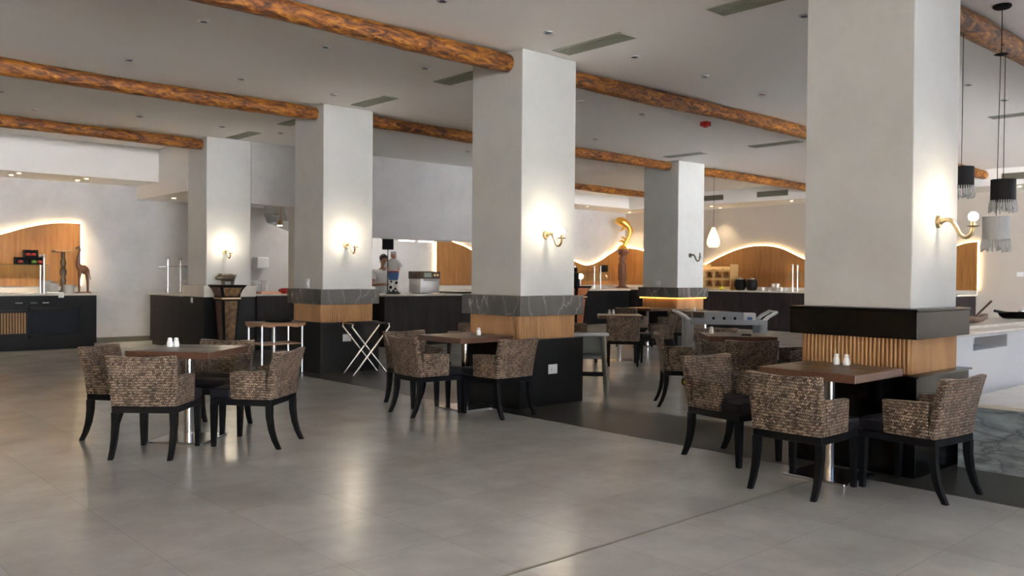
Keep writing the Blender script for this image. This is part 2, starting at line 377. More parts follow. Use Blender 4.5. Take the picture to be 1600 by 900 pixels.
# bulkheads
struct(MB().box(-6, 6.06, 16.6, 17.8, 3.1, H).build('trim_3', 'soffit'))
struct(MB().box(6.06, 9.2, 15.22, 17.8, 2.84, H).build('trim_4', 'soffit'))
struct(MB().box(13.3, 21.2, 16.5, 17.8, 3.40, H).build('trim_5', 'soffit'))
struct(MB().box(19.8, 21.2, -14, 16.5, 3.37, H).build('trim_6', 'soffit'))
# kitchen wall with hatch and wide hood opening
b = MB().box(6.875, 7.72, 14.4, 14.62, 2.62, H).box(7.72, 8.9, 14.4, 14.62, 1.012, H).box(8.9, 13.2, 14.4, 14.62, 2.66, H).box(8.9, 13.2, 14.41, 14.62, 2.64, 2.66).box(8.9, 13.2, 14.4, 14.62, 2.115, 2.64)
struct(b.build('wall_kitchen', 'wallplaster', smooth=False))

# ------------------------------------------------------------------ columns
CW = .805
COLS = [(6.064, 2.515, 'P1'), (6.064, 6.488, 'P2'), (6.064, 10.494, 'P3'), (6.064, 14.4, 'P4'), (14.09, 10.46, 'P5')]
LBL = {'P1': 'nearest plaster column with a black stone band, beside the white half wall',
       'P2': 'plaster column with grey veined marble band, behind the centre table of three chairs',
       'P3': 'plaster column with white veined marble band, behind the chrome folding luggage rack',
       'P4': 'plaster column standing on a white slab, behind the pig statue pedestal',
       'P5': 'far plaster column with an amber strip glowing above its wood slats'}
def socket(parent, face, a, z, v, w=.13, h=.10):   # face 'y' = on plane Y=v (faces -Y); 'x' = on plane X=v (faces -X)
    b = MB()
    if face == 'y': b.box(a-w/2, a+w/2, v-.012, v, z-h/2, z+h/2, .004).box(a-w/4, a+w/4, v-.018, v-.012, z-h/4, z+h/4, .002)
    else: b.box(v-.012, v, a-w/2, a+w/2, z-h/2, z+h/2, .004).box(v-.018, v-.012, a-w/4, a+w/4, z-h/4, z+h/4, .002)
    return b.build('wall_socket', 'socket', parent)
for (cx, cy, k) in COLS:
    w = CW if k != 'P5' else .88
    t = thing('column', LBL[k], 'column', (cx+w/2, cy+w/2, 0)); hw = w/2
    MB().box(-hw, hw, -hw, hw, 1.1625, H-.001, .006, 1).build('shaft', 'plaster', t, smooth=False)
    ob = hw+.073
    if k == 'P4':
        MB().box(-ob, ob, -ob, ob, .965, 1.162, .004, 1).build('white_slab', 'whitestone', t, smooth=False)
        MB().box(-ob+.01, ob-.01, -ob+.01, ob-.01, 0, .965, .004, 1).build('base', 'plinthstone', t, smooth=False)
        socket(t, 'x', .05, .90, -ob+.01, .07, .09)
        continue
    bm_ = {'P1': 'blackstone', 'P2': 'greymarble', 'P3': 'greymarble', 'P5': 'greymarble'}[k]
    if k == 'P1': MB().box(-ob, ob, -ob, ob, .955, 1.145, .003, 1).box(-ob-.008, ob+.008, -ob-.008, ob+.008, 1.145, 1.162, .003, 1).build('stone_band', bm_, t, smooth=False)
    else: MB().box(-ob, ob, -ob, ob, .955, 1.162, .003, 1).build('marble_band', bm_, t, smooth=False)
    b = MB().box(-hw, hw, -hw, hw, .706, .955)
    n = 27; p = w/n
    for i in range(n):
        c = -hw+p*(i+.5)
        for (x, y, ax) in ((c, -hw, 0), (c, hw, 0), (-hw, c, 1), (hw, c, 1)):
            b.tube([(x, y, .707), (x, y, .954)], p*.44, 8, cap=False)
    b.build('wood_slats', 'slat', t, ang=60)
    if k == 'P1':
        MB().box(-ob-.02, ob+.02, -ob-.02, ob+.02, .690, .706, .006, 2).build('ledge', 'blackstone', t)
    MB().box(-ob, ob, -ob, ob, 0, .690 if k == 'P1' else .706, .003, 1).build('base', 'blackstone' if k == 'P1' else 'plinthstone', t, smooth=False)
    if k == 'P2': socket(t, 'y', 6.465-cx-hw, .385, -ob)
    if k == 'P3': socket(t, 'y', 6.405-cx-hw, .485, -ob); socket(t, 'x', 10.91-cy-hw, 1.24, -hw, .09, .13)
    if k == 'P5':
        socket(t, 'x', 10.95-cy-hw, 1.24, -hw, .12, .1)
        MB().box(-hw-.045, hw+.045, -hw-.045, -hw-.035, .942, .953).box(-hw-.045, -hw-.035, -hw-.035, hw+.045, .942, .953).build('led_strip', 'ledamber', t)

# ------------------------------------------------------------------ logs under the ceiling
def log(x0, x1, y, z, r, label):
    b = MB(); n = int((x1-x0)/.16); pts = []; rs = []
    ph = random.random()*9
    for i in range(n+1):
        x = x0+(x1-x0)*i/n
        pts.append((x, y+.012*math.sin(x*1.3+ph)+random.uniform(-.003, .003), z+.010*math.sin(x*.9+ph*2)))
        rs.append(r*(1+.05*math.sin(x*2.1+ph)+random.uniform(-.03, .03)))
    rs[0] *= .93; rs[-1] *= .93
    b.tube(pts, rs, 16)
    for q in range(5):
        x = random.uniform(x0+.4, x1-.4); b.ball((x, y-r*.6, z-r*.55), r*.3, (1.6, .7, .7), 8, 6)
    return tag(b.build('ceiling_log', 'bark', ang=70), label, 'log beam')
log(-3, 6.062, 6.72, 3.615, .098, 'rough log beam crossing the top left, ending on the column behind the centre table')
log(-3, 6.062, 10.72, 3.615, .095, 'rough log beam at upper left ending on the column by the folding rack')
log(-3, 6.062, 14.62, 3.612, .095, 'rough log beam at far left ending on the column behind the pig statue')
log(6.872, 19.79, 6.72, 3.615, .098, 'long log beam leaving the right side of the centre table column')
log(6.872, 14.085, 10.70, 3.615, .092, 'log beam running from the folding rack column towards the far amber-lit column')
log(14.975, 19.79, 10.70, 3.615, .092, 'log beam on the right of the far amber-lit column')
log(13.42, 19.79, 14.75, 3.622, .085, 'farthest log beam above the golden fish statue')
log(6.872, 14.5, 2.86, 3.60, .105, 'thick log beam at top right behind the hanging fringed lamps')

# ------------------------------------------------------------------ ceiling fittings
def ring_spot(x, y, z, on, label, grp):
    t = thing('downlight', label, 'downlight', (x, y, z-.012), 0, grp)
    MB().lathe((0, 0, 0), [(.032, .012), (.032, .001), (.046, 0), (.05, .006), (.05, .012)], 18).build('trim_ring', 'softsteel' if not on else 'brass', t)
    MB().lathe((0, 0, 0), [(.031, 0.0005), (.031, .009)], 18).build('lens', 'spot_on' if on else 'spot_off', t)
    return t
off0 = None
OFFS = [(3.28, 7.87, 'above the first bay at top left, nearest the top frame edge'), (3.28, 9.87, 'at upper left just above the middle of the second left log'),
        (4.58, 9.87, 'right of centre above the second left log'), (4.565, 7.87, 'just below the right half of the nearest left log'),
        (5.84, 7.87, 'left of the vent by the centre column, under the nearest left log'), (5.85, 5.9, 'directly above the centre column, left of the long vent'),
        (7.15, 5.9, 'right of the long vent beside the centre column, first in its row'), (8.43, 5.9, 'midway between the centre and nearest columns, above the long log'),
        (9.76, 5.95, 'above the right part of the long log, near the nearest column'), (7.12, 3.93, 'touching the left edge of the nearest column at the top'),
        (5.856, 9.87, 'directly above the folding rack column'), (8.43, 7.88, 'just right of the centre column, below the long log'),
        (9.75, 7.9, 'below the long log, left of the red alarm'), (3.29, 13.86, 'at far left between the second and third left logs'),
        (2.63, 12.8, 'cut by the left frame edge between two logs'), (10.95, 9.88, 'right of the centre column, just above the second log there'),
        (11.05, 3.94, 'just right of the nearest column, behind the lamp cord'), (12.32, 3.95, 'at the right edge behind the pair of lamp cords'),
        (4.52, 5.85, 'cut by the top frame edge left of the centre column'), (6.82, 13.2, 'left of the folding rack column near its vent'),
        (10.33, 12.56, 'above the kitchen wall, left of the centre column'), (4.57, 13.3, 'above the right part of the third left log'), (5.85, 13.3, 'just above the end of the third left log')]
for (x, y, lb) in OFFS:
    lb = 'small unlit downlight '+lb
    if off0 is None: off0 = ring_spot(x, y, H, False, lb, None)
    else: dup(off0, (x, y, H-.012), 0, lb)
def spotlamp(x, y, z, e, name='spot_light', size=1.3, col=(1.0, .80, .52)):
    l = bpy.data.lights.new(name, 'SPOT'); l.energy = e*1.8; l.spot_size = size; l.spot_blend = .8; l.color = col; l.shadow_soft_size = .04
    o = bpy.data.objects.new(name, l); COL.objects.link(o); o.location = (x, y, z-.03); return o
on0 = None
for (x, y, z, e, lb) in [(3.72, 17.25, 3.1, 40, 'lit downlight nearest the left frame edge, at the wall side of its pair'), (3.75, 16.85, 3.1, 0, 'lit downlight nearest the left frame edge, at the front side of its pair'),
                   (4.83, 17.33, 3.1, 60, 'lit downlight above the giraffe, at the wall side of its pair'), (4.86, 16.9, 3.1, 0, 'lit downlight above the giraffe, at the front side of its pair'),
                   (6.42, 16.79, 2.84, 22, 'lit downlight in the low cream box left of the pig column'),
                   (18.31, 16.8, 3.40, 30, 'lit downlight over the far glass-guarded counter'), (20.8, 17.3, 3.40, 60, 'lit downlight above the golden fish statue'),
                   (20.25, 13.9, 3.37, 20, 'lit downlight just right of the far column, nearer the edge'), (20.9, 14.05, 3.37, 30, 'lit downlight just right of the far column, nearer the wall'),
                   (20.25, 11.46, 3.37, 40, 'lit downlight above the steel posts on the far right counter'), (20.27, 6.18, 3.37, 6, 'lit downlight at the right frame edge beyond the hanging lamps')]:
    if on0 is None: on0 = ring_spot(x, y, z, True, lb, None)
    else: dup(on0, (x, y, z-.012), 0, lb)
    if e: spotlamp(x, y, z, e)
def vent(x0, x1, y0, y1, label):
    t = thing('ceiling_vent', label, 'air vent', ((x0+x1)/2, (y0+y1)/2, H-.012)); hx, hy = (x1-x0)/2, (y1-y0)/2
    MB().box(-hx-.02, hx+.02, -hy-.02, -hy, 0, .011).box(-hx-.02, hx+.02, hy, hy+.02, 0, .011).box(-hx-.02, -hx, -hy, hy, 0, .011).box(hx, hx+.02, -hy, hy, 0, .011).build('frame', 'grille', t)
    b = MB()
    for i in range(6):
        c = -hx+(i+.5)*2*hx/6; b.box(c-.010, c+.012, -hy, hy, .003, .008)
    b.build('louvre', 'grille', t); MB().box(-hx, hx, -hy, hy, .0085, .0115).build('backing', 'grilledark', t)
for a in [(6.34, 6.57, 3.35, 4.40, 'long ceiling vent cut by the top frame edge'), (6.36, 6.575, 5.43, 6.31, 'long ceiling vent right of the centre table column'),
          (6.34, 6.56, 7.35, 8.33, 'long ceiling vent left of the centre table column'), (6.39, 6.57, 9.48, 10.27, 'ceiling vent right of the folding rack column'),
          (6.38, 6.56, 11.45, 12.4, 'ceiling vent left of the folding rack column'), (6.38, 6.56, 13.42, 14.3, 'ceiling vent over the pig statue column'),
          (13.48, 13.66, 9.5, 10.35, 'far ceiling vent above the amber-lit column'), (13.46, 13.66, 7.55, 8.45, 'far ceiling vent left of the nearest column'), (13.44, 13.62, 4.0, 4.5, 'far ceiling vent behind the lamp cords at the right')]:
    vent(*a)
# side-wall grilles on the far bulkhead
for (y0, y1, lb) in [(13.22, 14.2, 'dark air grille on the bulkhead just right of the far column'), (11.31, 12.19, 'dark air grille on the bulkhead above the black urns'), (5.4, 6.38, 'dark air grille on the bulkhead at the right frame edge')]:
    t = thing('air_grille', lb, 'air vent', (19.8, (y0+y1)/2, 3.47)); h_ = (y1-y0)/2
    MB().box(-.015, -.001, -h_, h_, 0, .015).box(-.015, -.001, -h_, h_, .125, .14).box(-.015, -.001, -h_, -h_+.015, .015, .125).box(-.015, -.001, h_-.015, h_, .015, .125).build('frame', 'grilledark', t)
    b = MB().box(-.003, -.001, -h_, h_, 0, .14)
    for i in range(6): b.box(-.011, -.003, -h_+.01, h_-.01, .022+i*.018, .028+i*.018)
    b.build('louvre', 'grilledark', t)
b = MB().box(10.86, 10.98, 7.56, 7.68, H-.07, H, .01).lathe((10.92, 7.62, H-.085), [(.03, 0), (.05, .015), (.05, .02)], 12)
tag(b.build('fire_alarm', 'firered'), 'small red fire alarm beacon on the ceiling', 'alarm')

# ------------------------------------------------------------------ curved wood wall panels with light edge
def pinterp(P, n=8): return [(v[0], v[1]) for v in sm([(p[0], p[1], 0) for p in P], n)]
def wallpanel(label, face, at, P, zb, right_edge):
    top = pinterp(P); pts = top+[(top[-1][0], zb), (top[0][0], zb)]
    t = thing('curved_wood_panel', label, 'wall panel', (0, at, zb) if face == 'y' else (at, 0, zb))
    q = [(p[0], p[1]-zb) for p in pts]
    b = MB()
    if face == 'y': b.prism(q, 1, -.07, -.04)
    else: b.prism(q, 0, -.07, -.04)
    b.build('board', 'panel', t, smooth=False)
    path = [(p[0], p[1]-zb+.012) for p in top]
    if right_edge == 'end': path += [(path[-1][0]+.012, path[-1][1]), (path[-1][0]+.012, .02)]
    if right_edge == 'start': path = [(path[0][0]-.012, .02), (path[0][0]-.012, path[0][1])]+path
    b = MB(); b.tube([((p[0], -.05, p[1]) if face == 'y' else (-.05, p[0], p[1])) for p in path], .011, 6)
    b.build('led_strip', 'led', t)
wallpanel('orange wood panel with a lit wavy edge behind the giraffe', 'y', 17.8, [(1, 1.62), (2, 1.72), (3, 1.86), (3.66, 2.05), (4.0, 2.17), (4.29, 2.25), (4.6, 2.30), (5.0, 2.31)], 1.105, 'end')
wallpanel('wavy lit orange wood panel behind the golden fish statue and kitchen opening', 'y', 17.8, [(13.57, 2.55), (14.0, 2.30), (14.5, 2.16), (15.2, 1.92), (16, 1.98), (17, 2.28), (17.8, 2.2), (18.5, 1.93), (19.06, 1.76), (19.43, 1.726), (19.92, 1.87), (20.37, 2.08), (20.83, 2.275), (21.12, 2.34)], 1.115, 'start')
wallpanel('long wavy lit orange wood panel behind the urns and bread shelf', 'x', 21.2, [(7.29, 2.25), (7.55, 2.22), (7.77, 2.15), (8.2, 2.03), (8.8, 1.86), (9.6, 1.70), (10.4, 1.66), (11.0, 1.72), (11.6, 1.90), (12.2, 2.166), (12.7, 2.263), (13.2, 2.255), (13.7, 2.156), (14.24, 1.96), (14.77, 1.74), (15.4, 1.68), (16.2, 1.85), (17.0, 2.19), (17.7, 2.31)], 1.125, 'start')

# ------------------------------------------------------------------ counters
def counter(label, x0, x1, y0, y1, top, face='counterface', splash=None, name='buffet_counter', plinth=True):
    t = thing(name, label, 'counter', ((x0+x1)/2, (y0+y1)/2, 0)); a, c = (x1-x0)/2, (y1-y0)/2
    MB().box(-a+.03, a-.03, -c+.03, c-.03, .08, top-.035).build('body', face, t, smooth=False)
    MB().box(-a+.06, a-.06, -c+.06, c-.06, 0, .08).build('plinth', 'plinthstone', t, smooth=False)
    MB().box(-a, a, -c, c, top-.035, top, .004, 1).build('worktop', 'whitestone', t, smooth=False)
    if splash == 'y': MB().box(-a, a, c-.06, c, top, top+.10, .004, 1).build('upstand', 'whitestone', t, smooth=False)
    if splash == 'x': MB().box(a-.06, a, -c, c, top, top+.09, .004, 1).build('upstand', 'whitestone', t, smooth=False)
    return t
c1 = counter('dark buffet counter at far left under the giraffe and glass guard', 0.5, 5.02, 16.7, 17.795, .99, 'plinthstone', 'y')
cx, cy = (0.5+5.02)/2, (16.7+17.795)/2; yf = 16.7-cy
b = MB()
for (a0, a1, z0, z1) in [(3.86, 3.90, .22, .74), (4.69, 4.73, .22, .74), (3.86, 4.73, .70, .74), (3.86, 4.73, .22, .26), (3.40, 3.86, .66, .70), (3.40, 3.86, .26, .30), (3.0, 3.40, .22, .74)]:
    b.box(a0-cx, a1-cx, yf, yf+.03, z0, z1)
b.build('niche_frame', 'plinthstone', c1, smooth=False)
MB().box(3.90-cx, 4.69-cx, yf+.022, yf+.029, .26, .70).build('niche_panel', 'bluepanel', c1, smooth=False)
b = MB()
for i in range(9): b.box(3.45-cx+i*.044, 3.475-cx+i*.044, yf+.005, yf+.03, .30, .66)
b.build('slatted_grille', 'slat', c1, smooth=False)
b = MB()
for x in (3.72, 3.95, 4.14): b.tube([(x-.05-cx, yf+.015, .83), (x+.05-cx, yf-.01, .83)], .012, 8)
b.build('drawer_pull', 'chrome', c1)
counter('dark wood counter with a white top running back from the pig statue column', 5.99, 6.935, 15.285, 16.955, .99)
counter('short dark counter under the hatch with the red cloth', 6.95, 9.05, 14.345, 15.3, 1.01)
counter('long dark kitchen counter below the extractor opening', 9.1, 13.15, 13.5, 14.385, 1.0)
counter('far dark buffet counter under the golden fish statue', 13.45, 19.98, 16.55, 17.795, 1.0, 'plinthstone', 'y')
counter('long dark buffet counter under the urns and mugs on the right wall', 19.99, 21.195, 7.29, 17.72, 1.03, 'counterface', 'x')

# ------------------------------------------------------------------ right half wall and planter
t = thing('white_half_wall', 'white half wall with a stone cap and rectangular recess right of the nearest column', 'half wall', (8.5, 2.72, 0))
b = MB()
b.box(-1.55, 3.5, -.16, .16, 0, .80).box(-1.55, 3.5, -.16, .16, .905, .925).box(-1.55, -1.14, -.16, .16, .80, .905).box(-.36, 3.5, -.16, .16, .80, .905).box(-1.14, -.36, .10, .16, .80, .905)
b.build('wall_body', 'whitewall', t, smooth=False)
MB().box(-1.55, 3.5, -.18, .02, .925, .95, .005).box(-1.55, 3.5, .02, .5, .935, .975, .006).build('cap', 'whitestone', t, smooth=False)
t = thing('stone_planter_wall', 'low blue-grey stone wall with a white slab top at the right edge', 'low wall', (7.55, .1, 0))
MB().box(-.92, .9, -2.4, 2.3, 0, .46).build('stone_body', 'stonewall', t, smooth=False)
MB().box(-.945, .92, -2.42, 2.325, .455, .485, .004, 1).build('slab_top', 'whitestone', t, smooth=False)

# ------------------------------------------------------------------ woven armchair
def make_chair(label, grp=None):
    t = thing('woven_armchair', label, 'chair', (0, 0, 0), 0, grp)
    # local: +y = facing, origin under the rear of the woven shell
    def backf(x, y, z):
        h_ = max(0, (z-.385)/.385)
        return (x*(1+.06*h_), y-.075*h_**1.5+.016*math.cos(x/.25*PI/2)*-1, z-.014*h_**6*(math.cos(x/.25*PI)+1)/2+0)
    MB().box(-.245, .245, -.002, .048, .385, .768, .012, 2, 5, backf).build('backrest', 'weave', t, ang=60)
    for s in (-1, 1):
        def armf(x, y, z, s=s):
            k = max(0, (y-.04)/.3); return (x+s*.004*k, y+.012*((z-.385)/.22)*k, z-.012*k*((z-.385)/.22))
        xa, xb = (s*.247, s*.202) if s < 0 else (.202, .247)
        MB().box(xa, xb, .046, .335, .385, .612, .011, 2, 3, armf).build('armrest', 'weave', t, ang=60)
    def seatf(x, y, z):
        return (x, y, z+(.012*(math.cos(x/.25*PI/2)*math.cos((y-.27)/.27*PI/2)) if z > .44 else 0))
    MB().box(-.20, .20, .05, .335, .388, .462, .012, 2, 3, seatf).box(-.243, .243, .34, .515, .388, .462, .016, 3, 3, seatf).build('seat', 'cushion', t, ang=60)
    MB().box(-.24, .24, 0, .512, .335, .386, .004, 1).build('seat_frame', 'blackwood', t)
    for s in (-1, 1):
        b = MB()                                       # rear leg sweeps backward
        prev = None
        prof = [(.338, .022, .024), (.25, .020, .0225), (.15, .004, .020), (.07, -.022, .018), (0, -.058, .016)]
        rings = []
        for (z, y, h_) in prof:
            x = s*(.218)
            rings.append([b.b.verts.new((x+i*h_, y+j*h_, z)) for (i, j) in ((-1, -1), (1, -1), (1, 1), (-1, 1))])
        for i in range(len(rings)-1):
            for j in range(4): b.b.faces.new((rings[i][j], rings[i][(j+1) % 4], rings[i+1][(j+1) % 4], rings[i+1][j]))
        b.b.faces.new(rings[0]); b.b.faces.new(rings[-1]); b.build('leg', 'blackwood', t, ang=35)
        b = MB(); rings = []
        for (z, y, h_) in [(.338, .488, .024), (.18, .489, .021), (0, .492, .016)]:
            x = s*(.216); rings.append([b.b.verts.new((x+i*h_, y+j*h_, z)) for (i, j) in ((-1, -1), (1, -1), (1, 1), (-1, 1))])
        for i in range(len(rings)-1):
            for j in range(4): b.b.faces.new((rings[i][j], rings[i][(j+1) % 4], rings[i+1][(j+1) % 4], rings[i+1][j]))
        b.b.faces.new(rings[0]); b.b.faces.new(rings[-1]); b.build('leg', 'blackwood', t, ang=35)
    return t
CH = [  # x, y, heading in degrees, label
    (2.26, 6.48, 47, 'woven armchair with its back to us at the left table, nearest the viewer'),
    (3.31, 6.33, 128, 'woven armchair at the right side of the left table, seen side-on'),
    (2.33, 7.60, 310, 'woven armchair on the far left of the left table, leg splayed left'),
    (3.345, 7.52, 220, 'woven armchair behind the left table facing the camera'),
    (4.92, 6.90, -5, 'woven armchair at the left of the centre table'),
    (5.645, 6.11, 92, 'woven armchair before the centre table, beside the marble-banded column'),
    (5.43, 7.62, 266, 'woven armchair behind the centre table, mostly hidden'),
    (4.97, 2.83, 1, 'nearest woven armchair, its back to us, at the right table'),
    (5.68, 2.075, 84, 'woven armchair at far right, standing by the blue-grey stone wall'),
    (5.66, 3.88, 261, 'woven armchair at the left end of the right table'),
    (7.36, 4.58, 46, 'woven armchair with its back to us at the table with cutlery'),
    (7.45, 5.72, -47, 'woven armchair in profile left of the table with cutlery'),
    (8.72, 4.62, 135, 'woven armchair right of the table with cutlery, mostly hidden'),
    (8.70, 5.88, 226, 'woven armchair behind the table with cutlery, before the grey trolley'),
    (10.12, 8.52, 43, 'distant woven armchair seen squarely from behind, left of the grey trolley'),
    (11.28, 8.50, 135, 'distant woven armchair in profile, between the two far tables and the trolley'),
    (10.05, 9.68, -45, 'distant woven armchair just right of the centre column base'),
    (13.62, 10.05, 92, 'far woven armchair at the table under the amber-lit column'),
    (12.95, 10.8, 0, 'far woven armchair left of the amber-lit column table'),
    (12.45, 9.15, 0, 'far woven armchair between the amber-lit column and the trolley'),
    (8.93, 10.52, 140, 'lone brown armchair left of the centre column, before the kitchen counter'),
]
proto = None
for (x, y, a, lb) in CH:
    rz = math.radians(a)-PI/2
    if proto is None: proto = make_chair(lb); proto.location = (x, y, 0); proto.rotation_euler = (0, 0, rz)
    else: dup(proto, (x, y, 0), rz, lb)

# ------------------------------------------------------------------ tables
def make_table(label, s=.70, z=.755):
    t = thing('dining_table', label, 'table', (0, 0, 0)); h_ = s/2
    MB().box(-h_, h_, -h_, h_, z-.055, z, .003, 1).build('tabletop', 'tablewood', t, smooth=False)
    MB().box(-h_+.05, -.06, -h_+.03, h_-.03, z, z+.0015).box(.06, h_-.05, -h_+.03, h_-.03, z, z+.0015).build('inlay', 'tabledark', t, smooth=False)
    MB().lathe((0, 0, 0), [(.038, .018), (.038, z-.06)], 24).build('pole', 'chrome', t)
    MB().lathe((0, 0, 0), [(.10, z-.063), (.10, z-.0555)], 24).build('mount', 'black', t)
    MB().box(-.225, .225, -.225, .225, 0, .02, .003, 1).build('base_plate', 'chrome', t, smooth=False)
    return t
TB = [(2.80, 6.99, 40, 'square wooden table in the left foreground group with four chairs'),
      (5.625, 6.85, 0, 'square wooden table against the marble-banded centre column'),
      (5.63, 2.88, 0, 'square wooden table against the black-banded nearest column'),
      (8.07, 5.20, 44, 'square wooden table with cutlery on it, before the grey trolley'),
      (10.68, 9.07, 44, 'distant square table before the chair seen squarely from behind'),
      (13.63, 10.85, 0, 'far table against the amber-lit column'),
      (13.15, 9.15, 0, 'far table behind the grey trolley')]
tp = None
for (x, y, a, lb) in TB:
    if tp is None: tp = make_table(lb); tp.location = (x, y, 0); tp.rotation_euler = (0, 0, math.radians(a))
    else: dup(tp, (x, y, 0), math.radians(a), lb)
# salt and pepper shakers
def make_shaker(label, grp):
    t = thing('shaker', label, 'shaker', (0, 0, 0), 0, grp)
    MB().lathe((0, 0, 0), [(.019, 0), (.024, .004), (.025, .03), (.020, .052), (.0165, .058)], 16).build('body', 'ceramic', t)
    MB().lathe((0, 0, 0), [(.0165, .058), (.019, .062), (.017, .074), (.008, .080)], 16).build('cap', 'ceramic', t)
    return t
sh = None
SHK = [(2.70, 7.14, .7565, 'white shaker on the left foreground table, the left one'), (2.745, 7.12, .7565, 'white shaker on the left foreground table, the right one'),
       (5.70, 6.73, .7565, 'white shaker on the centre table, the nearer one'), (5.735, 6.77, .7565, 'white shaker on the centre table, the farther one'),
       (5.84, 2.94, .7565, 'white shaker on the right table, the left one of two'), (5.84, 2.865, .7565, 'white shaker on the right table, the right one of two'),
       (7.92, 5.42, .7565, 'white shaker on the table with cutlery'), (10.60, 9.22, .7565, 'left white shaker on the distant table before the back-turned chair'), (10.65, 9.18, .7565, 'right white shaker on the distant table before the back-turned chair'),
       (12.92, 9.21, .7565, 'white shaker on the far table behind the trolley')]
for (x, y, z, lb) in SHK:
    if sh is None: sh = make_shaker(lb, None); sh.location = (x, y, z)
    else: dup(sh, (x, y, z), 0, lb)
# cutlery on the table by the trolley
def spoon(x, y, a, label, fork=False):
    b = MB(); b.tube([(-.09, 0, .003), (0, 0, .006), (.045, 0, .003)], [.004, .0025, .003], 6)
    if fork:
        for k in (-1, 0, 1): b.tube([(.045, k*.006, .003), (.09, k*.007, .004)], .002, 5)
        b.box(.04, .05, -.009, .009, .001, .004)
    else: b.ball((.07, 0, .005), .028, (1, .62, .16), 10, 6)
    o = b.build('fork' if fork else 'spoon', 'chrome', origin=(0, 0, 0)); o.location = (x, y, .7575); o.rotation_euler = (0, 0, a)
    tag(o, label, 'cutlery')
spoon(7.74, 5.02, 2.5, 'spoon lying on the table with cutlery, nearest the shaker')
spoon(8.04, 4.94, -.7, 'fork lying on the table with cutlery, at the right', True)
b = MB().tube([(-.05, 0, .012), (-.02, .01, .018), (0, 0, .014), (.02, -.01, .018), (.05, 0, .012)], .009, 8)
o = b.build('napkin_ring_bundle', 'black', origin=(0, 0, 0)); o.location = (7.88, 4.96, .7575); o.rotation_euler = (0, 0, -.5); tag(o, 'small black bundle beside the cutlery on the table', 'holder')

# ------------------------------------------------------------------ wall sconces (hanging on the columns' -Y faces)
def make_sconce(label):
    t = thing('wall_sconce', label, 'wall lamp', (0, 0, 0))
    q = Matrix.Rotation(PI/2, 4, 'X')
    tmp = bmesh.new(); bmesh.ops.create_cone(tmp, cap_ends=True, segments=20, radius1=.05, radius2=.042, depth=.022)
    b = MB(); b.merge(tmp, Matrix.Translation((0, -.011, 0)) @ q); b.ball((0, -.024, 0), .022, (1, .6, 1))
    b.build('backplate', 'brass', t)
    P = sm([(0, -.02, 0), (0, -.06, .012), (0, -.10, 0), (0, -.13, -.045), (0, -.155, -.095), (0, -.19, -.118), (0, -.225, -.10), (0, -.24, -.06), (0, -.242, -.045)], 5)
    MB().tube(P, [.017-.004*i/len(P) for i in range(len(P))], 10).build('arm', 'brass', t)
    MB().lathe((0, -.242, -.045), [(.012, -.004), (.042, .004), (.045, .008), (.016, .008), (.017, .042), (.012, .044)], 16).build('candle_cup', 'brass', t)
    MB().ball((0, -.242, .027), .034, (1, 1, 1)).build('bulb', 'bulb', t)
    return t
sc = None
for (x, y, z, on, lb) in [(6.50, 2.515, 1.79, 1, 'brass sconce with a lit globe on the nearest column'), (6.42, 6.488, 1.81, 1, 'lit brass sconce on the centre table column'),
                      (6.43, 10.494, 1.79, 1, 'lit brass sconce on the column above the luggage rack'), (6.39, 14.4, 1.76, 1, 'lit brass sconce above the pig statue'), (14.50, 10.46, 1.82, 0, 'dark unlit sconce on the far amber-lit column')]:
    if sc is None: sc = make_sconce(lb); sc.location = (x, y, z); o = sc
    else: o = dup(sc, (x, y, z), 0, lb)
    if on:
        l = bpy.data.lights.new('sconce_glow', 'POINT'); l.energy = 4.2; l.color = (1.0, .84, .62); l.shadow_soft_size = .035
        lo = bpy.data.objects.new('sconce_glow', l); COL.objects.link(lo); lo.location = (x, y-.242, z+.095)
    else:
        for k in kids(o):
            k.data = k.data.copy(); k.data.materials[0] = M['bronze']
            if k.name.startswith('bulb'):
                bpy.data.objects.remove(k)
        MB().tube([(0, -.242, -.002), (0, -.242, .03), (0, -.242, .06)], [.012, .016, .002], 8).build('candle_bulb', 'bronze', o)

# ------------------------------------------------------------------ hanging fringed lamps (top right)
def fringed(label, x, y, ztop, hh, r, ceil, shade_mat, fr_mat, cords=1, lean=(0, 0)):
    t = thing('fringed_pendant_lamp', label, 'pendant lamp', (x, y, ztop-hh))
    MB().lathe((0, 0, 0), [(r*.98, .004), (r, 0), (r, hh), (r*.97, hh), (r*.96, hh-.004)], 28).build('lamp_shade', shade_mat, t)
    b = MB(); n = 34
    for i in range(n):
        a = 2*PI*i/n; L_ = .062+.02*math.sin(i*2.7)
        px, py = math.cos(a)*r*1.01, math.sin(a)*r*1.01
        b.tube([(px, py, .012), (px*1.03, py*1.03, -L_*.5), (px*1.04, py*1.04, -L_)], [.004, .006, .009], 6)
        b.ball((px*1.04, py*1.04, -L_-.004), .011, (1, 1, 1.1), 6, 5)
    b.build('fringe', fr_mat, t)
    b = MB()
    b.tube([(0, 0, hh), (lean[0], lean[1], ceil)], .003, 6)
    b.build('cord', 'black', t)
    return t
cvx, cvy = 8.065, 2.616
b = MB().lathe((cvx, cvy, H-.03), [(.07, .03), (.075, .015), (.06, 0)], 20)
M['whitefringe'] = mat('pale_shell_fringe', (.62, .63, .64), .5)
M['whiteshade'] = mat('white_bead_shade', (.58, .60, .62), .5, bump=.6, scale=30, stretch=(6, 6, .2))
M['blackshade'] = mat('black_fabric_shade', (.010, .010, .012), .7)
t = fringed('black fringed hanging lamp with two cords near the right frame edge', 8.11, 2.60, 2.235, .19, .098, 1.255, 'blackshade', 'whitefringe', 1)
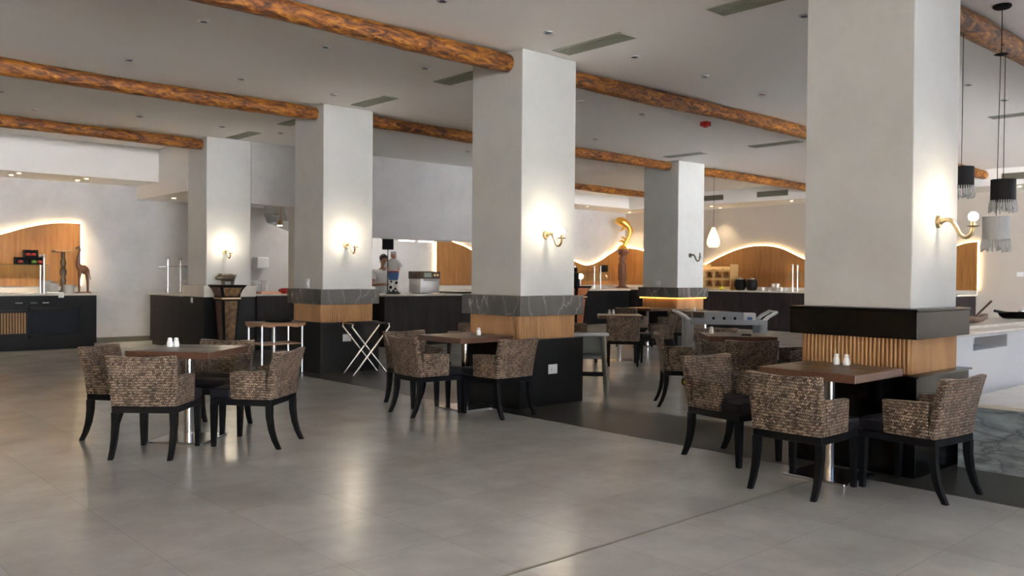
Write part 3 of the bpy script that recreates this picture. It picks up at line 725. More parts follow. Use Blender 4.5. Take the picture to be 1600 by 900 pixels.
t2 = fringed('white fringed hanging lamp, lowest of the three at right', 7.85, 2.567, 1.90, .20, .102, 1.605, 'whiteshade', 'whitefringe', 1, (.185, .045))
t3 = fringed('black fringed hanging lamp half hidden behind the nearest column', 7.885, 2.86, 2.345, .175, .10, 1.33, 'blackshade', 'whitefringe')
MB().lathe((8.065-8.11, 2.616-2.60, H-2.045-.03), [(.07, .03), (.075, .015), (.06, 0)], 20).build('ceiling_rose', 'black', t)
MB().lathe((8.065-8.11, 2.616-2.60, 1.25), [(.03, 0), (.058, .01), (.03, .02)], 16).tube([(8.065-8.11, 2.616-2.60, 1.265), (8.065-8.11, 2.616-2.60, H-2.045-.02)], .004, 6).build('spreader_plate', 'black', t)

# ------------------------------------------------------------------ glass sneeze guards
def guard(label, x, y, rz, L_, posts, base):
    t = thing('glass_sneeze_guard', label, 'sneeze guard', (x, y, base), rz)
    MB().box(-L_/2, L_/2, -.15, .15, .50, .512, .002, 1).build('glass_shelf', 'glass', t)
    MB().box(-L_/2, L_/2, -.002, .006, 0, .26, fn=lambda a, b_, c: (a, b_-.16-(.26-c)*.45, c+.26)).build('front_glass', 'glass', t)
    for px in posts:
        for dy in (-.12, .12):
            MB().lathe((px, dy, 0), [(.032, 0), (.032, .01), (.017, .016), (.017, .64), (.022, .645)], 14).ball((px, dy, .67), .032).build('post', 'chrome', t)
    return t
guard('glass sneeze guard on the far left buffet counter', 2.6, 17.1, 0, 3.3, (-1.5, 0, 1.58), .99)
guard('glass sneeze guard with two ball-topped posts on the counter behind the pig statue column', 6.32, 16.30, PI/2, 1.15, (0.2,), .99)
guard('glass sneeze guard on the counter left of the golden fish statue', 18.35, 17.05, 0, 1.7, (-.4, .7), 1.0)
guard('glass sneeze guard on posts right of the mugs', 20.45, 10.55, -PI/2, 2.0, (-.9, .6), 1.03)

# left counter items
def crate(x, y, z, fr, label):
    t = thing('fruit_crate', label, 'crate', (x, y, z), 0)
    MB().box(-.11, .11, -.08, .08, 0, .008).box(-.11, .11, -.08, -.072, .008, .03).box(-.11, .11, .072, .08, .008, .13).box(-.11, -.102, -.072, .072, .008, .13).box(.102, .11, -.072, .072, .008, .13).box(-.11, .11, -.08, -.072, .115, .13).build('box_frame', 'black', t, smooth=False)
    for (dx, mm, nm) in fr:
        f = MB().lathe((x+dx, y-.02, z+.008), [(.01, .002), (.034, .012), (.042, .035), (.036, .062), (.014, .066), (.004, .058)], 14).build('apple', mm)
        tag(f, FL.pop(0), 'fruit')
FL = ['red apple in the lower left crate on the glass shelf', 'green apple in the lower right crate on the glass shelf', 'dark red apple beside the green one in the lower right crate', 'left red apple in the top crate', 'right red apple in the top crate']
crate(3.85, 17.1, 1.503, [(-.02, 'apple_red', 0)], 'black crate on the glass shelf, lower left of three')
crate(4.085, 17.1, 1.503, [(-.04, 'apple_green', 0), (.055, 'apple_red', 0)], 'black crate on the glass shelf, lower right of three')
crate(3.99, 17.1, 1.634, [(-.04, 'apple_red', 0), (.045, 'apple_red', 0)], 'black crate stacked on top of the other two')
t = thing('pedestal_stand', 'turned wooden stand with a flat top beside the giraffe', 'stand', (4.62, 17.45, .99))
MB().lathe((0, 0, 0), [(.09, 0), (.09, .03), (.04, .05), (.03, .15), (.055, .22), (.035, .28), (.06, .36), (.06, .42), (.03, .47), (.055, .55), (.035, .62), (.03, .76)], 18).build('turned_post', 'bronze', t)
MB().box(-.17, .17, -.12, .12, .76, .785, .004).build('flat_top', 'ply', t)
t = thing('giraffe_statue', 'carved wooden giraffe standing at the end of the left counter', 'statue', (4.88, 17.15, .99))
b = MB(); b.tube(sm([(.08, 0, .36), (.03, 0, .42), (-.05, 0, .47), (-.085, 0, .56), (-.075, 0, .70), (-.05, 0, .82)], 4), [.04, .055, .065, .072, .078, .08, .08, .075, .066, .056, .05, .045, .04, .035, .03, .028, .026, .025, .024, .024, .024][:21], 12)
b.tube([(-.05, 0, .80), (-.08, 0, .845), (-.13, 0, .82)], [.024, .03, .016], 10)
for s in (-1, 1): b.tube([(-.055, s*.012, .85), (-.05, s*.015, .89)], [.005, .007], 6)
for (lx, ly) in ((-.07, -.03), (-.06, .03), (.075, -.03), (.08, .03)): b.tube([(lx*.8, ly, .42), (lx, ly, .22), (lx*1.05, ly, 0.02)], [.034, .018, .014], 8)
b.tube([(.11, 0, .38), (.13, 0, .25)], [.006, .009], 6)
b.build('carved_body', 'redwood', t); MB().box(-.13, .12, -.07, .07, 0, .02, .004).build('base', 'redwood', t)
def stack(x, y, z, n, r, label, mt='ceramic'):
    b = MB(); prof = []
    for i in range(n): prof += [(r*.6, i*.012), (r, i*.012+.010), (r*.99, i*.012+.012)]
    b.lathe((x, y, z), prof, 22); tag(b.build('plate_stack', mt), label, 'plates')
stack(4.33, 17.45, .99, 19, .12, 'tallest stack of white plates on the left counter'); stack(4.36, 17.16, .99, 15, .115, 'middle stack of white plates on the left counter'); stack(4.56, 16.88, .99, 13, .11, 'front stack of white plates near the giraffe')
b = MB().box(-.13, .10, -.14, .05, 0, .022, .008, 2, 4, lambda x, y, z: (x, y, z+.008*math.sin(x*40)*math.cos(y*35))).box(.02, .11, -.160, -.142, -.075, .018, .006, 2, 2)
o = b.build('folded_towel', 'shirt', origin=(0, 0, 0)); o.location = (4.32, 16.84, .993); tag(o, 'white towel draped over the left counter front edge', 'towel')

# ------------------------------------------------------------------ carved pedestals and statues
def pedestal(label, x, y, s=.5, h_=1.18):
    t = thing('carved_pedestal', label, 'pedestal', (x, y, 0))
    q = math.sqrt(2)/2
    def sq(b, prof): b.lathe((0, 0, 0), [(r*2*q, z) for r, z in prof], 4, rot=PI/4)
    b = MB(); sq(b, [(.13, 0), (.13, .06), (.10, .08), (.155, h_-.24)]); b.build('tapered_shaft', 'black', t, ang=20)
    b = MB(); sq(b, [(.168, h_-.24), (.168, h_-.215)]); b.build('gilt_moulding', 'brass', t, ang=20)
    b = MB(); sq(b, [(.158, h_-.215), (.165, h_-.15), (.19, h_-.08), (.235, h_-.015), (.24, h_)]); b.build('flared_capital', 'black', t, ang=20)
    for (rot) in (0, -PI/2, PI/2, PI):
        p = MB()
        m_ = Matrix.Rotation(rot, 4, 'Z')
        a = [(-.072, .12), (.072, .12), (.112, h_-.27), (-.112, h_-.27)]
        v1 = []
        for (u, z) in a:
            yy = -(.10+(.055)*(z-.08)/(h_-.32))
            v1.append((u, yy, z))
        V = [p.b.verts.new(m_ @ Vector((u, yy-.008, z))) for (u, yy, z) in v1]+[p.b.verts.new(m_ @ Vector((u, yy+.004, z))) for (u, yy, z) in v1]
        p.b.faces.new(V[:4]); p.b.faces.new(V[4:])
        for i in range(4): p.b.faces.new((V[i], V[(i+1) % 4], V[4+(i+1) % 4], V[4+i]))
        a = [(-.115, h_-.19, .163), (.115, h_-.19, .163), (.165, h_-.045, .222), (-.165, h_-.045, .222)]
        V = [p.b.verts.new(m_ @ Vector((u, -yy-.003, z))) for (u, z, yy) in a]+[p.b.verts.new(m_ @ Vector((u, -yy+.02, z))) for (u, z, yy) in a]
        p.b.faces.new(V[:4]); p.b.faces.new(V[4:])
        for i in range(4): p.b.faces.new((V[i], V[(i+1) % 4], V[4+(i+1) % 4], V[4+i]))
        p.build('carved_panel', M['carve'] if rot == 0 else M['carve2'], t, smooth=False)
    return t
M['carve'] = mat('carved_gilt_panel', (.17, .095, .042), .5, var=.7, scale=14, bump=.8)
M['carve2'] = mat('carved_brown_panel', (.10, .045, .03), .5, var=.5, scale=14, bump=.8)
M['carve3'] = mat('carved_orange_panel', (.48, .17, .07), .5, var=.3, scale=14, bump=.5)
pedestal('tall tapered carved pedestal carrying the pig statue', 6.27, 14.02-.0)
p2 = pedestal('tapered carved orange pedestal just right of the centre column', 12.86, 12.1)
for k in kids(p2):
    if k.name.startswith('carved_panel'): k.data = k.data.copy(); k.data.materials[0] = M['carve3']
t = thing('pig_statue', 'small bronze pig statue on the carved pedestal', 'statue', (6.27, 14.02, 1.18))
b = MB(); b.tube([(.135, 0, .115), (.12, 0, .12), (.06, 0, .125), (0, 0, .12), (-.06, 0, .125), (-.10, 0, .125), (-.15, 0, .12), (-.185, 0, .11), (-.20, 0, .108)], [.03, .05, .068, .065, .062, .055, .044, .026, .024], 14)
for (lx, ly) in ((-.07, -.035), (-.07, .035), (.09, -.035), (.09, .035)): b.tube([(lx, ly, .09), (lx*1.05, ly, .04), (lx*.98, ly, 0)], [.028, .016, .015], 8)
for s in (-1, 1): b.tube([(-.115, s*.03, .165), (-.13, s*.045, .195)], [.02, .004], 6)
b.tube(sm([(.135, 0, .13), (.16, 0, .15), (.15, .01, .17), (.165, 0, .18)], 3), .006, 6)
b.build('pig_body', 'bronze', t)
t = thing('seated_figure_statue', 'small black figure on the orange carved pedestal', 'statue', (12.86, 12.1, 1.18))
b = MB(); b.tube([(0, 0, 0), (0, 0, .08), (.01, 0, .18), (0, 0, .25), (0, 0, .28)], [.09, .085, .06, .065, .03], 12); b.ball((-.01, 0, .33), .045, (1, 1, 1.15))
for s in (-1, 1): b.tube([(0, s*.07, .23), (-.04, s*.08, .15), (-.08, s*.03, .12)], [.022, .02, .015], 8)
b.build('figure', 'black', t)
# golden fish on a round carved post
t = thing('carved_post', 'tall turned dark wood post on the far counter, under the golden fish', 'pedestal', (20.42, 17.25, 1.0))
MB().lathe((0, 0, 0), [(.22, 0), (.2, .05), (.12, .09), (.10, .2), (.14, .3), (.14, .75), (.10, .82), (.12, .95), (.1, 1.02), (.17, 1.1), (.2, 1.16), (.19, 1.22)], 8).build('turned_shaft', 'redwood', t)
t = thing('golden_fish_statue', 'gilded leaping fish statue in the far corner', 'statue', (20.42, 17.25, 2.22))
b = MB(); q = Vector((.74, -.67, 0))     # picture-right direction
P = [q*.02+Vector((0, 0, .06)), q*.08+Vector((0, 0, .20)), q*.17+Vector((0, 0, .36)), q*.22+Vector((0, 0, .52)), q*.19+Vector((0, 0, .66)), q*.08+Vector((0, 0, .78)), q*-.05+Vector((0, 0, .86)), q*-.16+Vector((0, 0, .86)), q*-.22+Vector((0, 0, .83))]
P = sm(P, 4); n = len(P)
b.tube(P, [.055+.085*math.exp(-((i/n-.70)/.24)**2)-(.045*max(0, i/n-.86)/.14) for i in range(n)], 12)
b.lathe((0, 0, 0), [(.17, 0), (.16, .04), (.10, .10), (.05, .14)], 9)
b.tube([q*.06+Vector((0, 0, .22)), q*-.04+Vector((0, 0, .27)), q*-.13+Vector((0, 0, .25))], [.05, .035, .01], 8)
b.tube([q*.12+Vector((0, 0, .30)), q*-.01+Vector((0, 0, .38)), q*-.06+Vector((0, 0, .36))], [.04, .028, .01], 8)
b.tube([q*.10+Vector((0, 0, .72)), q*-.02+Vector((0, 0, .60)), q*-.06+Vector((0, 0, .56))], [.04, .025, .01], 8)
b.tube([q*.20+Vector((0, 0, .60)), q*.30+Vector((0, 0, .64)), q*.31+Vector((0, 0, .50))], [.04, .03, .008], 8)
b.tube([q*-.08+Vector((0, 0, .92)), q*-.12+Vector((0, 0, 1.0))], [.04, .01], 8)
b.build('fish_body', 'gold', t)
b = MB().box(19.2, 19.46, 17.0, 17.12, 1.513, 1.72, .005); tag(b.build('menu_box', 'black'), 'small black box on the far glass shelf', 'box')
b = MB().ball((0, 0, 0), .075); o = b.build('table_globe', 'bulb', origin=(0, 0, -.075)); o.location = (18.58, 17.3, 1.0); 
for v in o.data.vertices: v.co.z += 0
tag(o, 'small glowing globe lamp on the far counter under the glass shelf', 'lamp')
o.location.z = 1.30
MB().lathe((0, 0, 0), [(.05, -.30), (.05, -.29), (.01, -.28), (.01, .004)], 12).build('stem', 'chrome', o)
# paper lamp beyond the far column
t = thing('paper_pendant_lamp', 'glowing teardrop paper lamp right of the far column', 'pendant lamp', (15.55, 10.62, 2.02))
MB().lathe((0, 0, 0), [(.09, 0), (.13, .06), (.135, .14), (.10, .26), (.055, .36), (.03, .42)], 20).build('paper_shade', 'paperlamp', t)
MB().tube([(0, 0, .42), (0, 0, H-2.02)], .004, 6).build('cord', 'black', t)

# ------------------------------------------------------------------ right counter items
t = thing('bread_shelf', 'three-tier slanted wooden bread shelf on the right wall counter', 'shelf', (20.62, 13.85, 1.03))
b = MB()
for s in (-1, 1): b.box(-.18, .20, s*.45-.012, s*.45+.012, 0, .72)
b.build('side_panel', 'plyl', t, smooth=False)
for z in (.04, .28, .52):
    MB().box(-.20, .20, -.44, .44, 0, .018, fn=lambda x, y, c, z=z: (x, y, c+z+.06+x*.3)).box(-.215, -.20, -.44, .44, z-.01, z+.05).build('shelf_board', M['plyl'] if 'plyl' in M else 'ply', t, smooth=False)
for y in (-.15, .15): MB().box(-.12, .16, y-.008, y+.008, .04, .60).build('divider', 'plyl', t, smooth=False)
for (y, lb) in ((13.08, 'black round soup urn, the left of two'), (12.72, 'black round soup urn, the right of two')):
    t = thing('soup_urn', lb, 'urn', (20.45, y, 1.03))
    MB().lathe((0, 0, 0), [(.09, 0), (.13, .03), (.165, .13), (.155, .25), (.13, .30)], 22).build('pot', 'black', t)
    MB().lathe((0, 0, 0), [(.135, .30), (.12, .325), (.03, .34), (.02, .36), (.028, .375), (.01, .385)], 20).build('lid', 'chrome', t)
def mug(x, y, z, label):
    t = thing('mug', label, 'cup', (x, y, z))
    MB().lathe((0, 0, 0), [(.034, 0), (.042, .006), (.045, .09), (.041, .09), (.037, .012)], 16).build('cup', 'ceramic', t)
    MB().tube(sm([(0, -.042, .07), (0, -.072, .06), (0, -.07, .03), (0, -.042, .02)], 4), .006, 6).build('handle', 'ceramic', t)
for i, (x, y, z) in enumerate([(20.3, 12.30, 1.03), (20.3, 12.18, 1.03), (20.42, 12.24, 1.03), (20.35, 12.02, 1.135), (20.35, 11.90, 1.135), (20.28, 11.75, 1.03), (20.4, 11.68, 1.03)]):
    mug(x, y, z, ['leftmost white mug by the urns', 'white mug second from the left by the urns', 'white mug behind the two leftmost mugs', 'left white mug raised on the little stand', 'right white mug raised on the little stand', 'front white mug right of the stand', 'rearmost white mug at the right end'][i])
b = MB().box(20.22, 20.50, 11.83, 12.10, 1.12, 1.134).box(20.23, 20.49, 11.84, 11.85, 1.03, 1.12).box(20.23, 20.49, 12.08, 12.09, 1.03, 1.12); tag(b.build('mug_stand', 'whitestone', smooth=False), 'little white stand raising two mugs', 'stand')
b = MB().ball((20.25, 13.55, 1.03+.05), .05, (1.2, 1.4, .98)); tag(b.build('lemon', 'yellow'), 'yellow fruit in front of the bread shelf', 'fruit')
b = MB().box(-.006, 0, -.07, .07, 0, .10, .002); o = b.build('wall_switch', 'socket', origin=(0, 0, 0)); o.location = (21.2, 6.42, 1.45); tag(o, 'white switch plate on the right wall at the frame edge', 'switch')

# right cap items
t = thing('wooden_boat_bowl', 'long dark wooden serving bowl on the half wall cap', 'bowl', (8.55, 2.98, .975), -.1)
MB().box(-.24, .24, -.06, .06, 0, .05, .012, 2, 3, lambda x, y, z: (x, y*(1-abs(x)*2.2), z+abs(x)**2*.5)).build('hull', 'redwood', t)
MB().tube([(0, 0, .03), (.12, -.11, .20)], [.009, .011], 8).build('pestle_stick', 'redwood', t)
t = thing('iron_pan', 'dark iron pan on the half wall cap at the right edge', 'pan', (9.86, 3.02, .975), 0)
MB().lathe((0, 0, 0), [(.12, 0), (.15, .02), (.17, .06), (.162, .06), (.14, .02)], 20).build('pan_bowl', 'black', t); MB().tube([(-.17, .05, .06), (-.32, .1, .08)], [.012, .014], 8).build('handle', 'black', t)
MB().ball((.02, -.04, .07), .03).build('knob', 'chrome', t)

# ------------------------------------------------------------------ folding luggage rack, serving stand, high chair, trolley
t = thing('luggage_rack', 'folding chrome X-leg rack with black straps in front of the column', 'rack', (6.50, 10.08, 0), math.radians(-12))
for s in (-1, 1):
    for d in (-1, 1):
        MB().tube([(d*.25, s*.19+.010*d, .005), (-d*.265, s*.19+.010*d, .66), (-d*.25, s*.19+.010*d, .70)], .0125, 8).build('leg', 'chrome', t)
for d in (-1, 1): MB().tube([(d*.25, -.23, .70), (d*.25, .23, .70)], .012, 8).build('top_bar', 'chrome', t)
for y in (-.13, 0, .13): MB().box(-.25, .25, y-.022, y+.022, .702, .708, 0, 0, 3, lambda a, b_, c: (a, b_, c-.03*math.cos(a/.25*PI/2)+.008)).build('strap', 'black', t)
t = thing('serving_stand', 'plywood serving stand with thin steel legs left of the rack column', 'stand', (5.62, 11.0, 0))
MB().box(-.33, .33, -.26, .26, .685, .705, .004, 1).build('top_board', 'ply', t)
MB().prism([(-.32, .685), (.32, .685), (.32, .66), (.2, .635), (.05, .655), (-.1, .66), (-.2, .64), (-.32, .665)], 1, -.25, -.235).prism([(-.24, .685), (.24, .685), (.24, .66), (.1, .63), (-.05, .655), (-.24, .66)], 0, -.33, -.315).build('wavy_apron', 'ply', t, smooth=False)
for (x, y) in ((-.3, -.2), (.3, -.2), (-.3, .2), (.3, .2)): MB().tube([(x, y, 0), (x, y, .685)], .014, 8).build('leg', 'softsteel', t)
MB().tube([(-.05, -.05, 0), (-.05, -.05, .685)], .028, 12).build('centre_post', 'softsteel', t)
MB().box(-.30, .30, -.2, .2, .40, .418).build('lower_shelf', 'ply', t, smooth=False)
t = thing('tray', 'dark round serving tray on the plywood stand', 'tray', (5.66, 11.0, .705)); MB().lathe((0, 0, 0), [(.17, 0), (.2, .02), (.195, .022), (.17, .006)], 24, 1, 1).build('dish', 'black', t)

t = thing('high_chair', 'grey-green wooden high chair behind the centre column', 'high chair', (7.30, 6.72, 0), math.radians(-47))
for s in (-1, 1):
    MB().tube([(s*.20, -.06, .71), (s*.25, -.24, 0.02)], [.022, .024], 8).build('leg', 'greenwood', t)
    MB().tube([(s*.20, .06, .71), (s*.25, .24, 0.02)], [.022, .024], 8).build('leg', 'greenwood', t)
    MB().box(s*.235-.015, s*.235+.015, -.21, .21, .06, .10, .006).build('side_rail', 'greenwood', t)
    MB().tube([(s*.20, -.10, .69), (s*.20, .10, .69)], .02, 8).build('side_top_rail', 'greenwood', t)
MB().box(-.235, .235, -.17, -.14, .24, .29, .004).build('cross_strap', 'black', t)
MB().box(-.20, .20, -.12, .14, .43, .46, .006).build('seat', 'greenwood', t)
MB().box(-.27, .27, -.24, -.02, .70, .725, .008).build('tray', 'greyplastic', t)
MB().box(-.19, .19, .12, .145, .46, .72, .006).build('back_board', 'greenwood', t)

tx, ty = 9.10, 6.05
t = thing('service_trolley', 'grey plastic service trolley with angled white handles beyond the cutlery table', 'trolley', (tx, ty, 0), math.radians(-47))
for (x, y) in ((-.44, -.2), (.44, -.2), (-.44, .2), (.44, .2)):
    MB().box(x-.045, x+.045, y-.03, y+.03, .10, .86, .012).build('upright', 'greyplastic', t)
    w_ = MB().tube([(x, y-.014, .048), (x, y+.014, .048)], .048, 16).build('castor_wheel', 'black', t)
    MB().tube([(x, y-.018, .048), (x, y+.018, .048)], .030, 14).build('wheel_hub', 'yellow', w_)
    MB().box(x-.02, x+.02, y-.025, y+.025, .085, .105).build('castor_fork', 'black', t)
for z in (.20, .50, .80): MB().box(-.44, .44, -.22, .22, z, z+.02, .004).box(-.44, .44, -.235, -.205, z, z+.06, .006).box(-.44, .44, .205, .235, z, z+.06, .006).build('shelf', 'greyplastic', t)
for s in (-1, 1):
    for yy in (-.2, .2): MB().tube([(s*.44, yy, .84), (s*.50, yy, .90), (s*.60, yy, .955)], [.026, .024, .022], 10).build('handle', 'white', t)
    MB().tube([(s*.60, -.2, .955), (s*.60, .2, .955)], .016, 10).build('handle_bar', 'white', t)
tm = Matrix.Translation((tx, ty, 0)) @ Matrix.Rotation(math.radians(-47), 4, 'Z')
o = thing('cutlery_box', 'grey slotted cutlery box on the trolley', 'box', tuple(tm @ Vector((0, .05, .821))), math.radians(-47))
MB().box(-.22, .22, -.09, .09, 0, .012).box(-.22, .22, -.09, -.082, .012, .12).box(-.22, .22, .082, .09, .012, .12).box(-.22, -.212, -.082, .082, .012, .12).box(.212, .22, -.082, .082, .012, .12).box(-.076, -.070, -.082, .082, .012, .12).box(.070, .076, -.082, .082, .012, .12).build('case', 'greyplastic', o, smooth=False)
for x in (-.13, 0, .13): MB().ball((x, -.0905, .045), .018, (1, .15, 1.3), 10, 6).build('slot', 'black', o)
o = thing('napkin_box', 'pale blue paper box beside the cutlery box on the trolley', 'box', tuple(tm @ Vector((.31, .05, .821))), math.radians(-47))
MB().box(-.075, .075, -.085, .085, 0, .115, .006).build('carton', 'socket', o); MB().ball((0, -.086, .05), .035, (1.1, .05, .6), 10, 6).build('printed_patch', 'blue', o)

# ------------------------------------------------------------------ kitchen: hatch, hood, counter things
t = thing('extractor_hood', 'steel extractor hood and duct seen through the small hatch', 'extractor hood', (8.5, 15.9, 2.15))
MB().prism([(-.42, .45), (-.35, .27), (.42, .02), (.55, .0), (.55, .68), (-.42, .68)], 1, -.45, .45).build('hood_body', 'softsteel', t, smooth=False)
MB().tube([(-.25, -.1, .42), (-.25, -.1, .69)], .05, 12).tube([(.35, 0, .45), (.35, 0, .69)], .10, 14).tube([(-.5, -.1, .40), (0, -.1, .40)], .03, 10).build('duct', 'softsteel', t)
t = thing('swivel_spot', 'warm lit spot lamp inside the small hatch', 'lamp', (8.05, 15.6, 2.33))
MB().lathe((0, 0, 0), [(.05, .01), (.06, 0), (.06, .06), (.03, .10), (.012, .11), (.012, .51)], 14).build('housing', 'brass', t); MB().lathe((0, 0, 0), [(.045, -.004), (.045, .008)], 14).build('lens', 'spot_on', t)
spotlamp(8.05, 15.6, 2.31, 30)
t = thing('towel_dispenser', 'cream paper towel dispenser on the kitchen wall', 'dispenser', (8.68, 17.68, 1.48))
MB().box(-.14, .14, -.10, .115, .02, .26, .03, 3).build('cover', 'white', t); MB().box(-.15, .15, -.11, .1, 0, .02, .006).build('tray_lip', 'softsteel', t)
for (x, y, lb) in ((7.22, 14.95, 'white jug in the hatch, the left one'), (7.42, 15.0, 'white jug in the hatch, the right one')):
    t = thing('jug', lb, 'jug', (x, y, 1.01))
    MB().lathe((0, 0, 0), [(.05, 0), (.065, .02), (.07, .12), (.06, .2), (.072, .24), (.064, .238), (.05, .18)], 16).build('body', 'ceramic', t)
    MB().tube(sm([(.06, -.03, .2), (.11, -.05, .17), (.1, -.05, .07), (.062, -.03, .05)], 4), .009, 6).build('handle', 'ceramic', t)
b = MB().box(7.12, 7.52, 14.5, 14.8, 1.01, 1.03, .004).box(7.13, 7.51, 14.51, 14.79, 1.03, 1.045); tag(b.build('copper_tray', 'copper', smooth=False), 'copper tray on the hatch counter', 'tray')
b = MB().box(7.56, 7.72, 14.42, 14.7, 1.01, 1.10, .02, 2, 3, lambda x, y, z: (x, y, z+.01*math.sin(x*30+y*20) if z > 1.03 else z)); tag(b.build('red_cloth', 'red'), 'folded red cloth at the end of the hatch counter', 'cloth')
t = thing('heat_lamp', 'glowing heat lamp strip under the wide kitchen hood', 'lamp', (10.9, 14.95, 2.09))
MB().box(-.85, .85, -.08, .08, .02, .07, .006).build('housing', 'softsteel', t); MB().tube([(-.45, 0, .018), (-.06, 0, .018)], .02, 8).tube([(.06, 0, .018), (.45, 0, .018)], .02, 8).build('tube_lamp', 'heat', t)
for x in (-.7, .7): MB().tube([(x, 0, .07), (x, -.3, .3)], .008, 6).build('bracket', 'softsteel', t)
# chef figurine holding a board
t = thing('chef_figurine', 'painted chef figurine with white coat, blue trousers and a pole on the kitchen counter', 'figurine', (9.62, 13.95, 1.0), math.radians(-34))
MB().lathe((0, 0, 0), [(.14, 0), (.14, .03), (.12, .04)], 18).build('base', 'black', t)
b = MB()
for s in (-1, 1): b.tube([(s*.045, 0, .05), (s*.045, 0, .20), (s*.04, 0, .30)], [.04, .042, .045], 12)
b.build('spotted_boots', M.setdefault('spots', mat('cow_spots', (.8, .8, .8), .4)), t)
for (x, y, z, q) in ((-.05, -.04, .13, .03), (.06, -.04, .22, .028), (.04, -.045, .10, .022), (-.04, -.045, .24, .02)): MB().ball((x, y, z), q, (1, .4, 1.1)).build('black_spot', 'black', t)
for s in (-1, 1): MB().tube([(s*.045, -.03, .055), (s*.045, .02, .055)], .05, 8).build('shoe', 'black', t)
MB().lathe((0, 0, 0), [(.085, .27), (.10, .36), (.105, .43)], 16, 1.05, .8).build('trousers', 'blue', t)
MB().lathe((0, 0, 0), [(.107, .425), (.107, .45)], 16, 1.05, .8).build('belt', 'red', t)
b = MB().lathe((0, 0, 0), [(.105, .445), (.115, .52), (.115, .62), (.07, .68), (.04, .69)], 16, 1.1, .8)
for s in (-1, 1): b.tube([(s*.10, 0, .62), (s*.15, -.02, .54), (s*.10, -.10, .49)], [.04, .036, .03], 10)
b.build('white_coat', 'shirt', t)
MB().ball((0, -.005, .745), .062, (.95, 1, 1.1)).ball((0, -.062, .74), .014).build('face', 'pinkskin', t)
for s in (-1, 1): MB().ball((s*.10, -.12, .485), .026).build('hand', 'pinkskin', t)
MB().lathe((0, 0, 0), [(.058, .78), (.062, .80), (.05, .83), (.02, .84)], 14).build('cap', 'shirt', t)
MB().tube([(-.11, -.12, .04), (-.11, -.12, .86)], .009, 8).build('pole', 'black', t)
MB().box(-.22, .0, -.13, -.115, .86, 1.07, .004).build('board', 'black', t)
# oven / coffee machine
t = thing('countertop_oven', 'stainless countertop oven with display, right of the chef figurine', 'oven', (10.52, 14.15, 1.0), 0)
MB().box(-.24, .24, -.20, .20, .01, .30, .01).build('oven_body', 'softsteel', t); MB().box(-.25, .25, -.21, .21, .30, .45, .008).build('control_housing', 'bronze', t)
MB().box(-.16, .02, -.215, -.209, .33, .42).build('display', M.setdefault('lcd', mat('pale_display', (.35, .45, .40), .3)), t, smooth=False)
for x in (.10, .17): MB().tube([(x, -.21, .375), (x, -.235, .375)], .022, 12).build('knob', 'brass', t)
MB().tube([(-.18, -.215, .27), (.18, -.215, .27)], .010, 8).build('door_handle', 'chrome', t)
stack(10.1, 13.85, 1.0, 4, .10, 'short stack of pale dishes between the figurine and the oven'); 
b = MB().box(11.1, 12.3, 13.7, 14.2, 1.0, 1.02, .004).box(11.12, 12.28, 13.72, 14.18, 1.02, 1.03); tag(b.build('griddle', 'black', smooth=False), 'flat dark griddle at the right end of the kitchen counter', 'griddle')

# ------------------------------------------------------------------ the cook
def skin(name, verts, edges, radii, mt, parent, root=0, sub=2):
    me = bpy.data.meshes.new(name); me.from_pydata(verts, edges, []); o = bpy.data.objects.new(name, me); COL.objects.link(o); o.parent = parent
    me.materials.append(M[mt]); md = o.modifiers.new('Skin', 'SKIN'); md.use_smooth_shade = True
    for i, r in enumerate(radii):
        v = me.skin_vertices[0].data[i]; v.radius = r if isinstance(r, tuple) else (r, r); v.use_root = (i == root)
    s_ = o.modifiers.new('Sub', 'SUBSURF'); s_.levels = sub; s_.render_levels = sub; return o
# standing behind the kitchen counter, head bent over its hands; local +y = forward (towards the counter)
per = thing('person', 'person with dark hair in a white shirt working behind the kitchen counter', 'person', (9.93, 14.80, 0), math.radians(165))
V = []; E_ = []; RR = []
def av(p, r, par=None):
    V.append(p); RR.append(r); i = len(V)-1
    if par is not None: E_.append((par, i))
    return i
pel = av((0, 0, .96), (.15, .11)); sp1 = av((0, .0, 1.10), (.135, .10), pel); sp2 = av((0, .02, 1.27), (.15, .105), sp1); ch = av((0, .03, 1.41), (.13, .095), sp2)
nk = av((0, .05, 1.50), .052, ch); nk2 = av((0, .075, 1.555), .05, nk); hd = av((0, .105, 1.63), (.075, .092), nk2); hd2 = av((0, .10, 1.70), (.076, .092), hd); av((0, .09, 1.755), (.05, .06), hd2); av((0, .185, 1.625), .012, hd)
for s in (-1, 1):
    sh_ = av((s*.175, .02, 1.43), .058, ch); el = av((s*.235, .05, 1.16), .042, sh_); wr = av((s*.09, .27, 1.18), .027, el); pm = av((s*.05, .345, 1.19), (.036, .018), wr)
    for k, (dx, L_) in enumerate(((-.030, .055), (-.010, .068), (.010, .064), (.028, .050))):
        a = av((s*.05+dx, .385, 1.185), .0085, pm); b_ = av((s*.05+dx, .385+L_*.5, 1.175), .008, a); av((s*.05+dx, .385+L_*.75, 1.15), .007, b_)
    th = av((s*.05-s*.038, .33, 1.195), .010, pm); av((s*.05-s*.052, .37, 1.19), .008, th)
    hp = av((s*.095, 0, .88), .085, pel); kn = av((s*.10, .02, .50), .058, hp); an = av((s*.10, 0, .09), .042, kn); av((s*.10, .13, .035), (.04, .03), an)
skin('body', V, E_, RR, 'skin', per)
V = []; E_ = []; RR = []
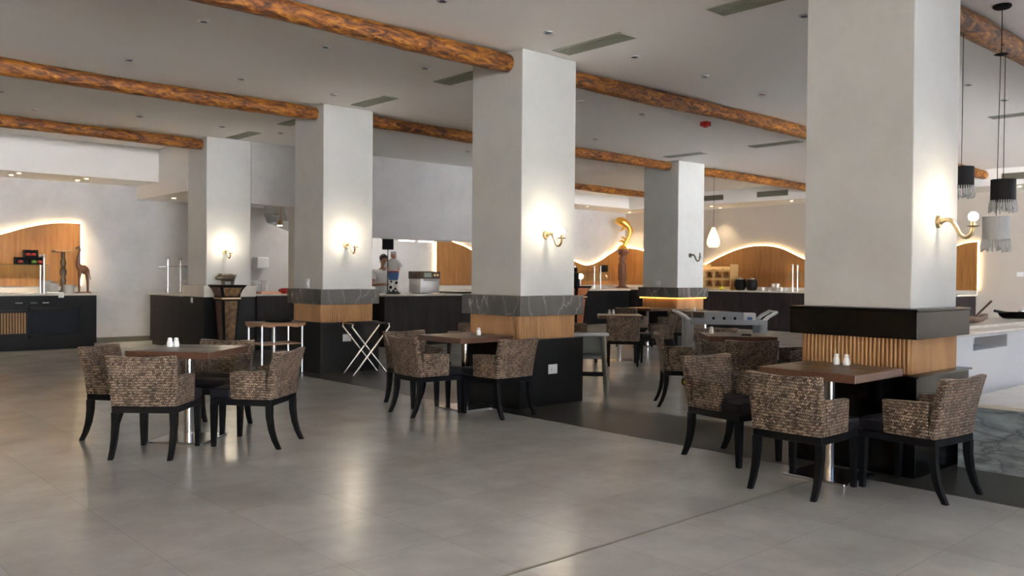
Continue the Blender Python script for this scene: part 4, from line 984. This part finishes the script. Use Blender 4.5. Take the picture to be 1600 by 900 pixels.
a0 = av((0, 0, .90), (.165, .125)); a1 = av((0, 0, 1.10), (.155, .118), a0); a2 = av((0, .02, 1.27), (.168, .122), a1); a3 = av((0, .03, 1.40), (.15, .11), a2); av((0, .045, 1.475), .068, a3)
for s in (-1, 1):
    q1 = av((s*.175, .02, 1.43), .072, a3); av((s*.215, .04, 1.26), .062, q1)
skin('white_shirt', V, E_, RR, 'shirt', per)
V = []; E_ = []; RR = []
a0 = av((0, 0, .95), (.162, .122))
for s in (-1, 1): q1 = av((s*.095, 0, .86), .098, a0); q2 = av((s*.10, .02, .50), .073, q1); av((s*.10, 0, .06), .062, q2)
skin('trousers', V, E_, RR, 'trouser', per)
MB().ball((0, .075, 1.715), .098, (.86, 1.02, .92)).build('hair', 'hair', per)
for s in (-1, 1): MB().ball((s*.078, .095, 1.64), .02, (.5, .8, 1.3)).build('ear', 'skin', per); MB().ball((s*.03, .187, 1.655), .009).build('eye', 'hair', per)
MB().ball((0, .188, 1.585), .018, (1.3, .4, .4)).build('mouth', 'redwood', per)

# ------------------------------------------------------------------ groups of repeated things
GR = {'column': 'plaster columns of the dining hall', 'ceiling_log': 'log beams under the ceiling', 'downlight': 'round downlights in the ceiling and bulkheads', 'ceiling_vent': 'long vents in the ceiling',
      'air_grille': 'grilles on the far bulkhead', 'curved_wood_panel': 'lit wavy wood panels', 'buffet_counter': 'dark buffet and kitchen counters', 'woven_armchair': 'woven armchairs around the tables',
      'dining_table': 'square dining tables', 'shaker': 'white shakers on the tables', 'wall_sconce': 'brass sconces on the columns', 'fringed_pendant_lamp': 'fringed lamps hanging at the right',
      'glass_sneeze_guard': 'glass guards on the buffet counters', 'fruit_crate': 'black fruit crates on the glass shelf', 'apple': 'fruit in the crates', 'carved_pedestal': 'tapered carved pedestals',
      'soup_urn': 'black soup urns', 'mug': 'white mugs on the right counter', 'jug': 'white jugs in the hatch', 'plate_stack': 'stacks of plates'}
for o in bpy.data.objects:
    g = GR.get(o.name.split('.')[0])
    if g and o.parent is None and 'label' in o: o['group'] = g
